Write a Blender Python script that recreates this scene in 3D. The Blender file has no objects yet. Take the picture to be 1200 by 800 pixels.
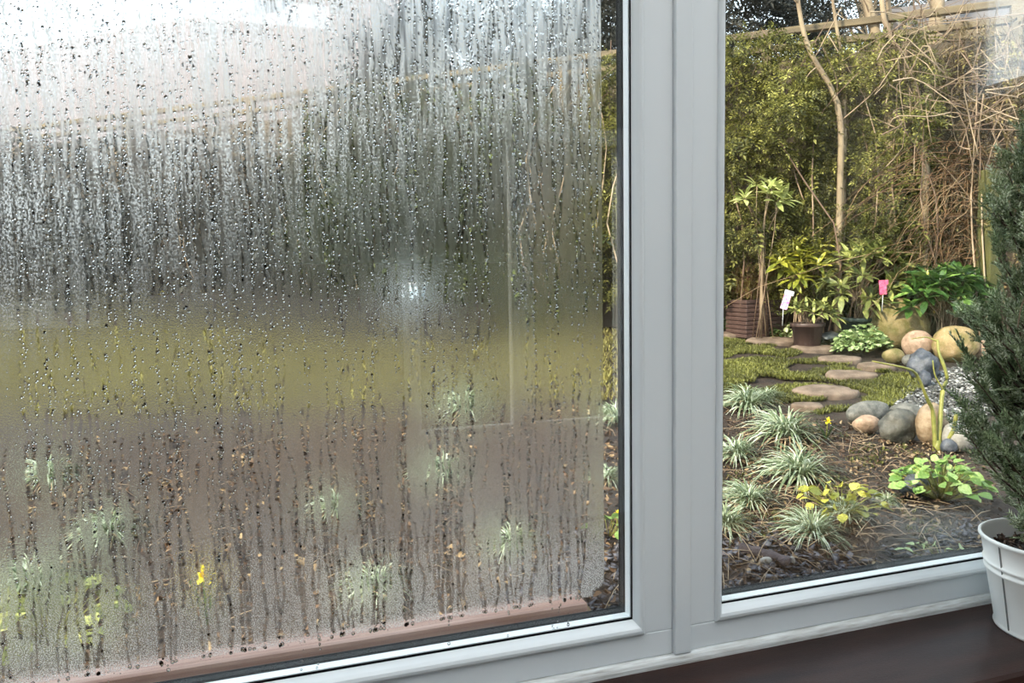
import bpy, math, random
import numpy as np
from mathutils import Vector, Matrix, noise as mnoise

S = bpy.context.scene
COL = S.collection

# ------------------------------------------------------------------ camera
FPX = 867.0                                   # focal length in pixels of a 1200 wide frame
YAW, PITCH, ROLL = math.radians(18.0), math.radians(-4.5), math.radians(0.9)
CAM = np.array([0.0, -0.92, 1.25])
FWD = np.array([math.sin(YAW)*math.cos(PITCH), math.cos(YAW)*math.cos(PITCH), math.sin(PITCH)])
_r0 = np.array([math.cos(YAW), -math.sin(YAW), 0.0])
_u0 = np.cross(_r0, FWD)
RGT = math.cos(ROLL)*_r0 - math.sin(ROLL)*_u0
UPV = np.cross(RGT, FWD)
cd = bpy.data.cameras.new('camera')
cam = bpy.data.objects.new('camera', cd)
COL.objects.link(cam)
cd.sensor_width = 36.0
cd.lens = 36.0*FPX/1200.0
cd.clip_start = 0.02
cd.clip_end = 200
M = Matrix((RGT, UPV, -FWD)).transposed().to_4x4()
M.translation = Vector(CAM)
cam.matrix_world = M
S.camera = cam

# ------------------------------------------------------------------ sky, sun, exposure
W = bpy.data.worlds.new('sky')
S.world = W
W.use_nodes = True
nt = W.node_tree
bg = nt.nodes['Background']
bg.inputs[1].default_value = 2.7
wg = nt.nodes.new('ShaderNodeTexCoord'); ws = nt.nodes.new('ShaderNodeSeparateXYZ'); wr = nt.nodes.new('ShaderNodeValToRGB')
nt.links.new(wg.outputs['Generated'], ws.inputs[0]); nt.links.new(ws.outputs['Z'], wr.inputs[0]); nt.links.new(wr.outputs[0], bg.inputs[0])
wr.color_ramp.elements[0].position = 0.0; wr.color_ramp.elements[0].color = (0.93, 0.94, 0.97, 1)
wr.color_ramp.elements[1].position = 0.4; wr.color_ramp.elements[1].color = (0.72, 0.86, 1.0, 1)
sd = bpy.data.lights.new('sun', 'SUN')
sd.energy = 8.5
sd.color = (1.0, 0.88, 0.70)
sd.angle = math.radians(5.0)
sun = bpy.data.objects.new('sun', sd)
COL.objects.link(sun)
sun.rotation_euler = Vector((0.74, 0.25, -0.60)).to_track_quat('-Z', 'Y').to_euler()
S.view_settings.view_transform = 'Standard'
S.view_settings.look = 'None'
S.view_settings.exposure = 0.32
S.view_settings.gamma = 1.0
S.view_settings.use_curve_mapping = False
S.cycles.transparent_max_bounces = 24
S.cycles.max_bounces = 14
S.cycles.transmission_bounces = 12

rng = np.random.default_rng(7)
random.seed(7)

# ------------------------------------------------------------------ measuring helpers
FH = np.array([math.sin(YAW), math.cos(YAW)])
def ray(px, py):
    return FWD + RGT*(px-600)/FPX - UPV*(py-400)/FPX
def ground_z(x, y):
    D = (x-CAM[0])*FH[0] + (y-CAM[1])*FH[1]
    return CAM[2] - 1.23 + 0.115*np.clip(D, 0.6, 10.5)
def G(px, py):
    """place on the garden soil"""
    v = ray(px, py)
    t = 1.23/(0.115*(v[:2] @ FH) - v[2])
    return CAM + t*v
def AT(px, py, D):
    return CAM + D*ray(px, py)
def fence_y(x):
    return 3.44 + (5.72-x)*0.806
FDIR = np.array([-0.7786, 0.6276, 0.0])        # along the fence, to the left
FNRM = np.array([-0.6276, -0.7786, 0.0])       # from the fence towards the house
def FENCE(s, out=0.0, z=0.0):
    """s metres along the fence from its right end, out metres in front of it, z above the soil"""
    p = np.array([5.95, fence_y(5.95), 0.0]) + FDIR*s + FNRM*out
    p[2] = ground_z(p[0], p[1]) + z
    return p

# ------------------------------------------------------------------ mesh helpers
class Geo:
    def __init__(self):
        self.v, self.f, self.n = [], [], 0
    def add(self, v, f):
        v = np.asarray(v, float)
        self.v.append(v)
        self.f.extend([tuple(int(i)+self.n for i in t) for t in f])
        self.n += len(v)
        return self
    def mesh(self, name, smooth=True):
        me = bpy.data.meshes.new(name)
        me.from_pydata(np.concatenate(self.v).tolist() if self.v else [], [], self.f)
        if smooth:
            me.polygons.foreach_set('use_smooth', [True]*len(me.polygons))
        me.update()
        return me
def tri_mesh(name, V, T, smooth=True):
    """fast mesh of triangles from arrays"""
    me = bpy.data.meshes.new(name)
    V = np.ascontiguousarray(V, np.float32)
    T = np.ascontiguousarray(T, np.int32)
    k = T.shape[1]
    me.vertices.add(len(V)); me.vertices.foreach_set('co', V.ravel())
    me.loops.add(T.size); me.loops.foreach_set('vertex_index', T.ravel())
    me.polygons.add(len(T))
    me.polygons.foreach_set('loop_start', np.arange(0, T.size, k, dtype=np.int32))
    if smooth:
        me.polygons.foreach_set('use_smooth', np.ones(len(T), bool))
    me.update(calc_edges=True)
    return me
def obj(name, me, mat=None, parent=None, loc=(0, 0, 0), rot=None, scale=None):
    o = bpy.data.objects.new(name, me)
    COL.objects.link(o)
    if mat and not me.materials:
        me.materials.append(mat)
    if parent:
        o.parent = parent
    o.location = Vector([float(c) for c in loc])
    if rot is not None:
        o.rotation_euler = rot
    if scale is not None:
        o.scale = scale if hasattr(scale, '__len__') else (scale,)*3
    return o
def tag(o, label=None, cat=None, group=None, kind=None):
    if label: o['label'] = label
    if cat: o['category'] = cat
    if group: o['group'] = group
    if kind: o['kind'] = kind
    return o
def thing(name, label, cat, loc=(0, 0, 0), group=None, kind=None):
    o = bpy.data.objects.new(name, None)
    o.empty_display_size = 0.05
    COL.objects.link(o)
    o.location = Vector([float(c) for c in loc])
    return tag(o, label, cat, group, kind)
def box(x0, x1, y0, y1, z0, z1):
    v = [(x, y, z) for x in (x0, x1) for y in (y0, y1) for z in (z0, z1)]
    f = [(0, 1, 3, 2), (4, 6, 7, 5), (0, 4, 5, 1), (2, 3, 7, 6), (0, 2, 6, 4), (1, 5, 7, 3)]
    return v, f
def bevel(o, w, seg=2):
    m = o.modifiers.new('bevel', 'BEVEL'); m.width = w; m.segments = seg; m.limit_method = 'ANGLE'
    return o
def boxobj(name, b, mat, parent=None, bw=0.0, seg=2):
    """box with its origin at the middle of its underside"""
    x0, x1, y0, y1, z0, z1 = b
    c = np.array([(x0+x1)/2, (y0+y1)/2, z0])
    g = Geo().add(*box(x0-c[0], x1-c[0], y0-c[1], y1-c[1], 0, z1-z0))
    pl = np.array(parent.location) if parent else np.zeros(3)
    o = obj(name, g.mesh(name, False), mat, parent, c-pl)
    if bw: bevel(o, bw, seg)
    return o
def extrude(prof, axis, a, b, name, mat, parent=None, closed=True, miter=(0, 0), smooth=False):
    """sweep a closed profile [(u, v)] along an axis: 'x' -> (y, z), 'z' -> (x, y); miter slides the ends by m*u"""
    n = len(prof)
    V = []
    for e, m in ((a, miter[0]), (b, miter[1])):
        for u, v in prof:
            V.append((e+m[0]*u+m[1]*v if m else e, u, v) if axis == 'x' else (u, v, e+(m[0]*u+m[1]*v if m else 0)))
    F = [(i, (i+1) % n, n+(i+1) % n, n+i) for i in range(n)] + [tuple(range(n))[::-1], tuple(range(n, 2*n))]
    me = Geo().add(V, F).mesh(name, smooth)
    pl = np.array(parent.location) if parent else np.zeros(3)
    o = obj(name, me, mat, parent, -pl)
    return o
def frames(d):
    d = d/np.linalg.norm(d)
    a = np.array([0, 0, 1.0]) if abs(d[2]) < 0.9 else np.array([1.0, 0, 0])
    u = np.cross(d, a); u /= np.linalg.norm(u)
    return u, np.cross(d, u)
def tube(pts, rad, sides=5):
    pts = np.asarray(pts, float)
    n = len(pts)
    rad = np.full(n, rad) if np.isscalar(rad) else np.asarray(rad)
    V, F = [], []
    for i in range(n):
        d = pts[min(i+1, n-1)]-pts[max(i-1, 0)]
        u, w = frames(d)
        for k in range(sides):
            a = 2*math.pi*k/sides
            V.append(pts[i]+rad[i]*(math.cos(a)*u+math.sin(a)*w))
    for i in range(n-1):
        for k in range(sides):
            k2 = (k+1) % sides
            F.append((i*sides+k, i*sides+k2, (i+1)*sides+k2, (i+1)*sides+k))
    F.append(tuple(range(sides))[::-1]); F.append(tuple((n-1)*sides+k for k in range(sides)))
    return V, F
def smooth_path(ctrl, n):
    """Catmull-Rom through control points"""
    P = [np.asarray(p, float) for p in ctrl]
    P = [2*P[0]-P[1]]+P+[2*P[-1]-P[-2]]
    out = []
    m = len(P)-3
    for j in range(n):
        t = j/(n-1)*m
        i = min(int(t), m-1); t -= i
        a, b, c, d = P[i:i+4]
        out.append(0.5*(2*b+(c-a)*t+(2*a-5*b+4*c-d)*t*t+(3*b-a-3*c+d)*t**3))
    return np.array(out)
def lathe(prof, seg=48):
    V, F = [], []
    n = len(prof)
    for k in range(seg):
        a = 2*math.pi*k/seg
        for r, z in prof:
            V.append((r*math.cos(a), r*math.sin(a), z))
    for k in range(seg):
        k2 = (k+1) % seg
        for i in range(n-1):
            F.append((k*n+i, k2*n+i, k2*n+i+1, k*n+i+1))
    return V, F
def rand_rot(n, r=rng):
    q = r.normal(size=(n, 4)); q /= np.linalg.norm(q, axis=1)[:, None]
    w, x, y, z = q.T
    return np.stack([np.stack([1-2*(y*y+z*z), 2*(x*y-z*w), 2*(x*z+y*w)], -1),
                     np.stack([2*(x*y+z*w), 1-2*(x*x+z*z), 2*(y*z-x*w)], -1),
                     np.stack([2*(x*z-y*w), 2*(y*z+x*w), 1-2*(x*x+y*y)], -1)], 1)
def aim_rot(D, r=rng, roll=None):
    """rotation matrices whose local +X points along D, with random roll (or the local Z kept up)"""
    D = D/np.linalg.norm(D, axis=1)[:, None]
    up = np.tile([0, 0, 1.0], (len(D), 1))
    up[np.abs(D[:, 2]) > 0.97] = [1.0, 0, 0]
    Y = np.cross(up, D); Y /= np.linalg.norm(Y, axis=1)[:, None]
    Z = np.cross(D, Y)
    if roll is None:
        a = r.uniform(0, 2*math.pi, len(D))
    else:
        a = r.normal(0, roll, len(D)) if roll else np.zeros(len(D))
    c, s = np.cos(a)[:, None], np.sin(a)[:, None]
    Y2, Z2 = c*Y+s*Z, -s*Y+c*Z
    return np.stack([D, Y2, Z2], -1)
def scatter(tv, tf, pos, R, sc):
    """many copies of a small template joined into one triangle soup"""
    tv, tf = np.asarray(tv, float), np.asarray(tf, int)
    n, k = len(pos), len(tv)
    sc = np.asarray(sc, float)
    sc = sc[:, None, None] if sc.ndim == 1 else sc[:, None, :]
    V = np.einsum('nij,nkj->nki', R, tv[None]*sc) + np.asarray(pos)[:, None]
    T = tf[None] + (np.arange(n)*k)[:, None, None]
    return V.reshape(-1, 3), T.reshape(-1, tf.shape[1])
def join(parts):
    V, T, n = [], [], 0
    for v, t in parts:
        V.append(v); T.append(t+n); n += len(v)
    return np.concatenate(V), np.concatenate(T)
def in_poly(P, poly):
    x, y = P[:, 0], P[:, 1]
    c = np.zeros(len(P), bool)
    j = len(poly)-1
    for i in range(len(poly)):
        xi, yi = poly[i][:2]; xj, yj = poly[j][:2]
        c ^= ((yi > y) != (yj > y)) & (x < (xj-xi)*(y-yi)/(yj-yi+1e-12)+xi)
        j = i
    return c
def fill_poly(poly, n, r=rng):
    poly = np.array([p[:2] for p in poly])
    lo, hi = poly.min(0), poly.max(0)
    out = np.zeros((0, 2))
    while len(out) < n:
        q = r.uniform(lo, hi, (n*3, 2))
        out = np.concatenate([out, q[in_poly(q, poly)]])
    q = out[:n]
    return np.column_stack([q, ground_z(q[:, 0], q[:, 1])])

# ------------------------------------------------------------------ materials
def ncol(c): return (c[0], c[1], c[2], 1.0)
def pmat(name, c1, c2=None, scale=6.0, rough=0.6, bump=0.0, bscale=None, island=False, trans=0.0, spec=0.4,
         detail=4.0, metal=0.0, c3=None, stretch=None, coat=0.0, objrand=0.0):
    m = bpy.data.materials.new(name); m.use_nodes = True
    t = m.node_tree; N, L = t.nodes, t.links
    b = N['Principled BSDF']
    b.inputs['Roughness'].default_value = rough
    b.inputs['Specular IOR Level'].default_value = spec
    b.inputs['Metallic'].default_value = metal
    b.inputs['Coat Weight'].default_value = coat
    b.inputs['Base Color'].default_value = ncol(c1)
    col = None
    tc = N.new('ShaderNodeTexCoord'); src = tc.outputs['Object']
    if stretch:
        mp = N.new('ShaderNodeMapping'); mp.inputs['Scale'].default_value = stretch
        L.new(src, mp.inputs['Vector']); src = mp.outputs['Vector']
    if c2 is not None:
        nz = N.new('ShaderNodeTexNoise'); nz.inputs['Scale'].default_value = scale; nz.inputs['Detail'].default_value = detail
        L.new(src, nz.inputs['Vector'])
        fac = nz.outputs['Fac']
        if island or objrand:
            rd = N.new('ShaderNodeNewGeometry').outputs['Random Per Island'] if island else N.new('ShaderNodeObjectInfo').outputs['Random']
            mx = N.new('ShaderNodeMath'); mx.operation = 'MULTIPLY_ADD'
            mx.inputs[1].default_value = 0.6; L.new(rd, mx.inputs[0])
            sb = N.new('ShaderNodeMath'); sb.operation = 'MULTIPLY_ADD'; sb.inputs[1].default_value = 1.0; sb.inputs[2].default_value = -0.28
            L.new(fac, sb.inputs[0]); L.new(sb.outputs[0], mx.inputs[2]); fac = mx.outputs[0]
        rp = N.new('ShaderNodeValToRGB')
        e = rp.color_ramp.elements
        e[0].position, e[1].position = 0.33, 0.67
        e[0].color, e[1].color = ncol(c1), ncol(c2)
        if c3 is not None:
            q = e.new(0.82); q.color = ncol(c3)
        L.new(fac, rp.inputs['Fac']); L.new(rp.outputs['Color'], b.inputs['Base Color']); col = rp.outputs['Color']
    if bump:
        bz = N.new('ShaderNodeTexNoise'); bz.inputs['Scale'].default_value = bscale or scale*4; bz.inputs['Detail'].default_value = 5
        L.new(src, bz.inputs['Vector'])
        bp = N.new('ShaderNodeBump'); bp.inputs['Strength'].default_value = bump; bp.inputs['Distance'].default_value = 0.01
        L.new(bz.outputs['Fac'], bp.inputs['Height']); L.new(bp.outputs['Normal'], b.inputs['Normal'])
    if trans:
        tr = N.new('ShaderNodeBsdfTranslucent'); tr.inputs['Color'].default_value = ncol(c2 or c1)
        if col: L.new(col, tr.inputs['Color'])
        mx = N.new('ShaderNodeMixShader'); mx.inputs[0].default_value = trans
        L.new(b.outputs[0], mx.inputs[1]); L.new(tr.outputs[0], mx.inputs[2])
        L.new(mx.outputs[0], N['Material Output'].inputs['Surface'])
    return m
def glass_mat(name, tint=(0.985, 0.995, 0.99)):
    m = bpy.data.materials.new(name); m.use_nodes = True
    t = m.node_tree; N, L = t.nodes, t.links; N.remove(N['Principled BSDF'])
    tr = N.new('ShaderNodeBsdfTransparent'); tr.inputs[0].default_value = ncol(tint)
    gl = N.new('ShaderNodeBsdfGlossy'); gl.inputs['Roughness'].default_value = 0.0
    fr = N.new('ShaderNodeFresnel'); fr.inputs[0].default_value = 1.5
    ge = N.new('ShaderNodeNewGeometry')
    # the same reflectance on either side of each thin surface
    lw = N.new('ShaderNodeVectorMath'); lw.operation = 'DOT_PRODUCT'
    L.new(ge.outputs['Incoming'], lw.inputs[0]); L.new(ge.outputs['Normal'], lw.inputs[1])
    ab = N.new('ShaderNodeMath'); ab.operation = 'ABSOLUTE'; L.new(lw.outputs['Value'], ab.inputs[0])
    om = N.new('ShaderNodeMath'); om.operation = 'SUBTRACT'; om.inputs[0].default_value = 1.0; L.new(ab.outputs[0], om.inputs[1])
    pw = N.new('ShaderNodeMath'); pw.operation = 'POWER'; pw.inputs[1].default_value = 5.0; L.new(om.outputs[0], pw.inputs[0])
    sc = N.new('ShaderNodeMath'); sc.operation = 'MULTIPLY_ADD'; sc.inputs[1].default_value = 0.953; sc.inputs[2].default_value = 0.047
    L.new(pw.outputs[0], sc.inputs[0])
    N.remove(fr)
    mx = N.new('ShaderNodeMixShader'); L.new(sc.outputs[0], mx.inputs[0])
    L.new(tr.outputs[0], mx.inputs[1]); L.new(gl.outputs[0], mx.inputs[2])
    L.new(mx.outputs[0], N['Material Output'].inputs['Surface'])
    return m
def water_mat(name):
    m = bpy.data.materials.new(name); m.use_nodes = True
    t = m.node_tree; N, L = t.nodes, t.links; N.remove(N['Principled BSDF'])
    g = N.new('ShaderNodeBsdfGlass'); g.inputs['Roughness'].default_value = 0.0; g.inputs['IOR'].default_value = 1.33
    L.new(g.outputs[0], N['Material Output'].inputs['Surface'])
    return m
def film_mat(name):
    """fog of fine droplets: scatters what lies behind; 'clear' is where water has run it off"""
    m = bpy.data.materials.new(name); m.use_nodes = True
    t = m.node_tree; N, L = t.nodes, t.links; N.remove(N['Principled BSDF'])
    tc = N.new('ShaderNodeTexCoord')
    sp = N.new('ShaderNodeSeparateXYZ'); L.new(tc.outputs['Object'], sp.inputs[0])
    # coarser droplets higher up the pane
    mr = N.new('ShaderNodeMapRange'); mr.inputs[1].default_value = 1.05; mr.inputs[2].default_value = 1.62
    mr.inputs[3].default_value = 0.15; mr.inputs[4].default_value = 0.46
    L.new(sp.outputs['Z'], mr.inputs[0])
    bz = N.new('ShaderNodeTexNoise'); bz.inputs['Scale'].default_value = 520; bz.inputs['Detail'].default_value = 2
    L.new(tc.outputs['Object'], bz.inputs['Vector'])
    bp = N.new('ShaderNodeBump'); bp.inputs['Strength'].default_value = 0.5; bp.inputs['Distance'].default_value = 0.0010
    L.new(bz.outputs['Fac'], bp.inputs['Height'])
    rf = N.new('ShaderNodeBsdfRefraction'); rf.inputs['IOR'].default_value = 1.33
    rf.inputs['Color'].default_value = (0.98, 0.98, 0.98, 1)
    L.new(mr.outputs[0], rf.inputs['Roughness']); L.new(bp.outputs[0], rf.inputs['Normal'])
    tl = N.new('ShaderNodeBsdfTranslucent'); tl.inputs['Color'].default_value = (0.98, 0.93, 0.87, 1)
    # milky share: a smooth part and a grainy part of clustered droplets in vertical streaks
    def noise_(sx, sz, det, lo, hi):
        mp = N.new('ShaderNodeMapping'); mp.inputs['Scale'].default_value = (sx, 1, sz)
        L.new(tc.outputs['Object'], mp.inputs['Vector'])
        q = N.new('ShaderNodeTexNoise'); q.inputs['Scale'].default_value = 1.0; q.inputs['Detail'].default_value = det
        L.new(mp.outputs[0], q.inputs['Vector'])
        w = N.new('ShaderNodeMapRange'); w.inputs[1].default_value = lo; w.inputs[2].default_value = hi
        L.new(q.outputs['Fac'], w.inputs[0]); return w.outputs[0]
    def mul(a, b):
        q = N.new('ShaderNodeMath'); q.operation = 'MULTIPLY'; L.new(a, q.inputs[0])
        if hasattr(b, 'links') or hasattr(b, 'is_output'): L.new(b, q.inputs[1])
        else: q.inputs[1].default_value = b
        return q.outputs[0]
    grain = noise_(520, 330, 1.0, 0.40, 0.60)
    streak = noise_(150, 11, 2.0, 0.32, 0.56)
    fine = noise_(900, 700, 0.0, 0.30, 0.75)
    dn = N.new('ShaderNodeAttribute'); dn.attribute_name = 'milk'
    ds = N.new('ShaderNodeAttribute'); ds.attribute_name = 'speck'
    x1 = mul(mul(grain, streak), ds.outputs['Fac'])
    x2 = mul(fine, dn.outputs['Fac'])
    sm_ = N.new('ShaderNodeMath'); sm_.operation = 'ADD'; sm_.use_clamp = True; L.new(x1, sm_.inputs[0]); L.new(x2, sm_.inputs[1])
    mk = N.new('ShaderNodeMixShader'); L.new(sm_.outputs[0], mk.inputs[0])
    L.new(rf.outputs[0], mk.inputs[1]); L.new(tl.outputs[0], mk.inputs[2])
    tr = N.new('ShaderNodeBsdfRefraction'); tr.inputs['IOR'].default_value = 1.33; tr.inputs['Roughness'].default_value = 0.0
    at = N.new('ShaderNodeAttribute'); at.attribute_name = 'clear'
    inv = N.new('ShaderNodeMath'); inv.operation = 'SUBTRACT'; inv.inputs[0].default_value = 1.0; L.new(streak, inv.inputs[1])
    wet = mul(mul(inv.outputs[0], ds.outputs['Fac']), 0.42)
    cl = N.new('ShaderNodeMath'); cl.operation = 'MAXIMUM'; L.new(wet, cl.inputs[0]); L.new(at.outputs['Fac'], cl.inputs[1])
    mx = N.new('ShaderNodeMixShader'); L.new(cl.outputs[0], mx.inputs[0])
    L.new(mk.outputs[0], mx.inputs[1]); L.new(tr.outputs[0], mx.inputs[2])
    L.new(mx.outputs[0], N['Material Output'].inputs['Surface'])
    return m

MT = {}
MT['upvc'] = pmat('white_plastic', (0.72, 0.765, 0.79), (0.76, 0.80, 0.82), 3, rough=0.34, spec=0.5)
MT['upvc_dirty'] = pmat('grubby_white_plastic', (0.76, 0.79, 0.79), (0.50, 0.50, 0.48), 55, rough=0.4, c3=(0.07, 0.06, 0.05), stretch=(0.4, 3, 6), detail=9)
m_ = bpy.data.materials.new('opal_sheet'); m_.use_nodes = True
t_ = m_.node_tree; t_.nodes.remove(t_.nodes['Principled BSDF'])
n_ = t_.nodes.new('ShaderNodeBsdfTranslucent'); n_.inputs[0].default_value = (0.84, 0.84, 0.84, 1)
t_.links.new(n_.outputs[0], t_.nodes['Material Output'].inputs['Surface'])
MT['opal'] = m_
MT['rubber'] = pmat('black_rubber', (0.006, 0.006, 0.007), rough=0.8, spec=0.03)
MT['alu'] = pmat('white_spacer', (0.86, 0.87, 0.86), rough=0.35, spec=0.5)
MT['glass'] = glass_mat('window_glass')
MT['water'] = water_mat('water')
MT['film'] = film_mat('condensation')
m_ = bpy.data.materials.new('water_face'); m_.use_nodes = True
t_ = m_.node_tree; t_.nodes.remove(t_.nodes['Principled BSDF'])
n_ = t_.nodes.new('ShaderNodeBsdfRefraction'); n_.inputs['IOR'].default_value = 1.33; n_.inputs['Roughness'].default_value = 0.0
t_.links.new(n_.outputs[0], t_.nodes['Material Output'].inputs['Surface'])
MT['water_face'] = m_
MT['sillwood'] = pmat('dark_stained_wood', (0.016, 0.007, 0.006), (0.036, 0.016, 0.012), 7, rough=0.38, bump=0.08, bscale=160, stretch=(0.7, 5, 5), spec=0.18)
MT['plaster'] = pmat('painted_plaster', (0.36, 0.33, 0.28), (0.40, 0.37, 0.32), 4, rough=0.8)
MT['back_wall'] = pmat('dark_warm_paint', (0.13, 0.11, 0.09), (0.16, 0.135, 0.11), 4, rough=0.85)
MT['ceil'] = pmat('ceiling_paint', (0.70, 0.70, 0.69), rough=0.85)
MT['carpet'] = pmat('floor_boards', (0.20, 0.13, 0.08), (0.27, 0.18, 0.11), 8, rough=0.5, stretch=(0.3, 4, 1))
MT['soil'] = pmat('wet_soil', (0.014, 0.008, 0.006), (0.040, 0.025, 0.016), 9, rough=0.8, bump=0.9, bscale=55, c3=(0.075, 0.05, 0.033))
MT['litter'] = pmat('dead_leaves', (0.032, 0.016, 0.009), (0.14, 0.075, 0.036), 4, rough=0.7, island=True, c3=(0.36, 0.25, 0.13))
MT['litter_dark'] = pmat('wet_dead_leaves', (0.022, 0.012, 0.008), (0.085, 0.045, 0.024), 4, rough=0.6, island=True, c3=(0.33, 0.24, 0.14))
MT['moss'] = pmat('mossy_grass', (0.055, 0.055, 0.016), (0.18, 0.185, 0.040), 2.5, rough=0.6, island=True, trans=0.25, c3=(0.30, 0.30, 0.075))
MT['dull_lawn'] = pmat('olive_lawn', (0.14, 0.115, 0.034), (0.29, 0.25, 0.07), 1.3, rough=0.6, island=True, trans=0.2, c3=(0.36, 0.33, 0.09))
MT['sedge'] = pmat('variegated_sedge', (0.12, 0.16, 0.07), (0.42, 0.48, 0.32), 6, rough=0.5, island=True, trans=0.25, c3=(0.74, 0.77, 0.62))
MT['sedge_dry'] = pmat('dry_sedge', (0.28, 0.16, 0.08), (0.5, 0.36, 0.2), 6, rough=0.6, island=True)
MT['slate'] = pmat('slate_chip', (0.045, 0.042, 0.052), (0.13, 0.12, 0.135), 6, rough=0.45, island=True)
MT['gravel'] = pmat('pale_gravel', (0.035, 0.033, 0.031), (0.13, 0.125, 0.12), 4, rough=0.45, island=True, c3=(0.46, 0.45, 0.43))
MT['step'] = pmat('sandstone', (0.10, 0.070, 0.050), (0.21, 0.15, 0.11), 14, rough=0.8, bump=0.35, bscale=40)
MT['bark'] = pmat('pale_bark', (0.17, 0.12, 0.075), (0.34, 0.26, 0.16), 9, rough=0.8, bump=0.4, bscale=50, stretch=(1, 1, 0.4))
MT['twig'] = pmat('grey_twig', (0.16, 0.10, 0.065), (0.42, 0.31, 0.20), 3, rough=0.7, island=True)
MT['rust_twig'] = pmat('rusty_stems', (0.085, 0.045, 0.022), (0.24, 0.13, 0.062), 3, rough=0.7, island=True, c3=(0.42, 0.28, 0.15))
MT['greenstem'] = pmat('green_stem', (0.16, 0.17, 0.035), (0.27, 0.25, 0.06), 30, rough=0.5)
MT['fence'] = pmat('weathered_board', (0.075, 0.055, 0.038), (0.14, 0.11, 0.075), 5, rough=0.85, stretch=(1, 1, 0.15), objrand=1)
MT['rail'] = pmat('pale_rail', (0.10, 0.075, 0.045), (0.20, 0.15, 0.08), 6, rough=0.75, stretch=(0.3, 0.3, 3))
MT['algae_post'] = pmat('green_algae_post', (0.045, 0.048, 0.012), (0.09, 0.085, 0.02), 8, rough=0.85)
MT['hedge'] = pmat('olive_foliage', (0.055, 0.060, 0.013), (0.21, 0.20, 0.045), 1.6, rough=0.55, island=True, trans=0.3, c3=(0.46, 0.44, 0.12))
MT['hedge_dark'] = pmat('dark_green_foliage', (0.012, 0.020, 0.006), (0.045, 0.060, 0.014), 1.6, rough=0.55, island=True, trans=0.2, c3=(0.15, 0.18, 0.04))
MT['brown_leaf'] = pmat('brownish_foliage', (0.09, 0.065, 0.03), (0.24, 0.17, 0.07), 1.6, rough=0.6, island=True, trans=0.2, c3=(0.34, 0.30, 0.10))
MT['grey_green'] = pmat('grey_green_foliage', (0.018, 0.020, 0.016), (0.052, 0.054, 0.042), 1.6, rough=0.6, island=True, trans=0.2)
MT['rh_yel'] = pmat('yellow_green_leaf', (0.17, 0.19, 0.03), (0.42, 0.40, 0.05), 5, rough=0.35, objrand=1, trans=0.3, c3=(0.68, 0.62, 0.12))
MT['rh_olive'] = pmat('olive_leaf', (0.12, 0.14, 0.04), (0.30, 0.32, 0.09), 5, rough=0.4, objrand=1, trans=0.2, c3=(0.45, 0.46, 0.15))
MT['rh_green'] = pmat('glossy_green_leaf', (0.035, 0.080, 0.018), (0.10, 0.19, 0.040), 5, rough=0.32, objrand=1, trans=0.2, c3=(0.24, 0.36, 0.09))
MT['pale_leaf'] = pmat('pale_leaf', (0.28, 0.32, 0.09), (0.60, 0.62, 0.24), 5, rough=0.4, objrand=1, trans=0.25)
MT['fresh'] = pmat('fresh_green_leaf', (0.15, 0.27, 0.06), (0.36, 0.52, 0.15), 5, rough=0.4, objrand=1, trans=0.3, c3=(0.5, 0.62, 0.25))
MT['heuch'] = pmat('pale_green_foliage', (0.20, 0.29, 0.10), (0.50, 0.60, 0.30), 5, rough=0.5, island=True, trans=0.3)
MT['ivy'] = pmat('ivy_foliage', (0.07, 0.12, 0.03), (0.30, 0.36, 0.14), 5, rough=0.4, island=True, trans=0.15, c3=(0.5, 0.52, 0.3))
MT['heather'] = pmat('rusty_heather', (0.10, 0.035, 0.018), (0.20, 0.17, 0.04), 7, rough=0.6, island=True, trans=0.2)
MT['bud'] = pmat('yellow_bud', (0.62, 0.58, 0.16), rough=0.4)
MT['planter'] = pmat('brown_woven_planter', (0.055, 0.030, 0.026), (0.10, 0.06, 0.05), 30, rough=0.5)
MT['pot_brown'] = pmat('brown_plastic', (0.065, 0.040, 0.034), (0.08, 0.05, 0.042), 6, rough=0.5)
MT['pot_green'] = pmat('dark_green_plastic', (0.030, 0.050, 0.045), (0.04, 0.062, 0.055), 6, rough=0.45)
MT['bag'] = pmat('grey_plastic_sheet', (0.09, 0.10, 0.10), (0.16, 0.17, 0.17), 8, rough=0.35)
MT['pinktag'] = pmat('pink_print', (0.85, 0.80, 0.82), (0.80, 0.16, 0.50), 45, rough=0.4, detail=1)
MT['whitecard'] = pmat('white_card', (0.85, 0.85, 0.85), rough=0.5)
MT['redtag'] = pmat('red_print', (0.75, 0.06, 0.16), (0.90, 0.20, 0.34), 50, rough=0.4, detail=1)
MT['yellow'] = pmat('yellow_petal', (0.95, 0.80, 0.04), rough=0.5, trans=0.3)
MT['wood_dark'] = pmat('rotten_wood', (0.030, 0.022, 0.024), (0.07, 0.052, 0.055), 12, rough=0.8, bump=0.5, bscale=60, stretch=(0.3, 2, 2))
MT['sleeper'] = pmat('tarred_timber', (0.010, 0.009, 0.009), (0.022, 0.019, 0.018), 8, rough=0.8, stretch=(0.3, 3, 3))
MT['terracotta'] = pmat('terracotta', (0.46, 0.19, 0.13), (0.62, 0.32, 0.24), 8, rough=0.7, bump=0.2, bscale=60)
MT['redwood'] = pmat('reddish_wood', (0.34, 0.17, 0.12), (0.56, 0.36, 0.29), 9, rough=0.6, stretch=(0.4, 6, 6), c3=(0.7, 0.55, 0.5))
MT['bucket'] = pmat('cream_enamel', (0.90, 0.885, 0.84), (0.92, 0.91, 0.87), 3, rough=0.3, spec=0.5)
MT['seam'] = pmat('seam_grey', (0.20, 0.20, 0.19), rough=0.5)
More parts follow.
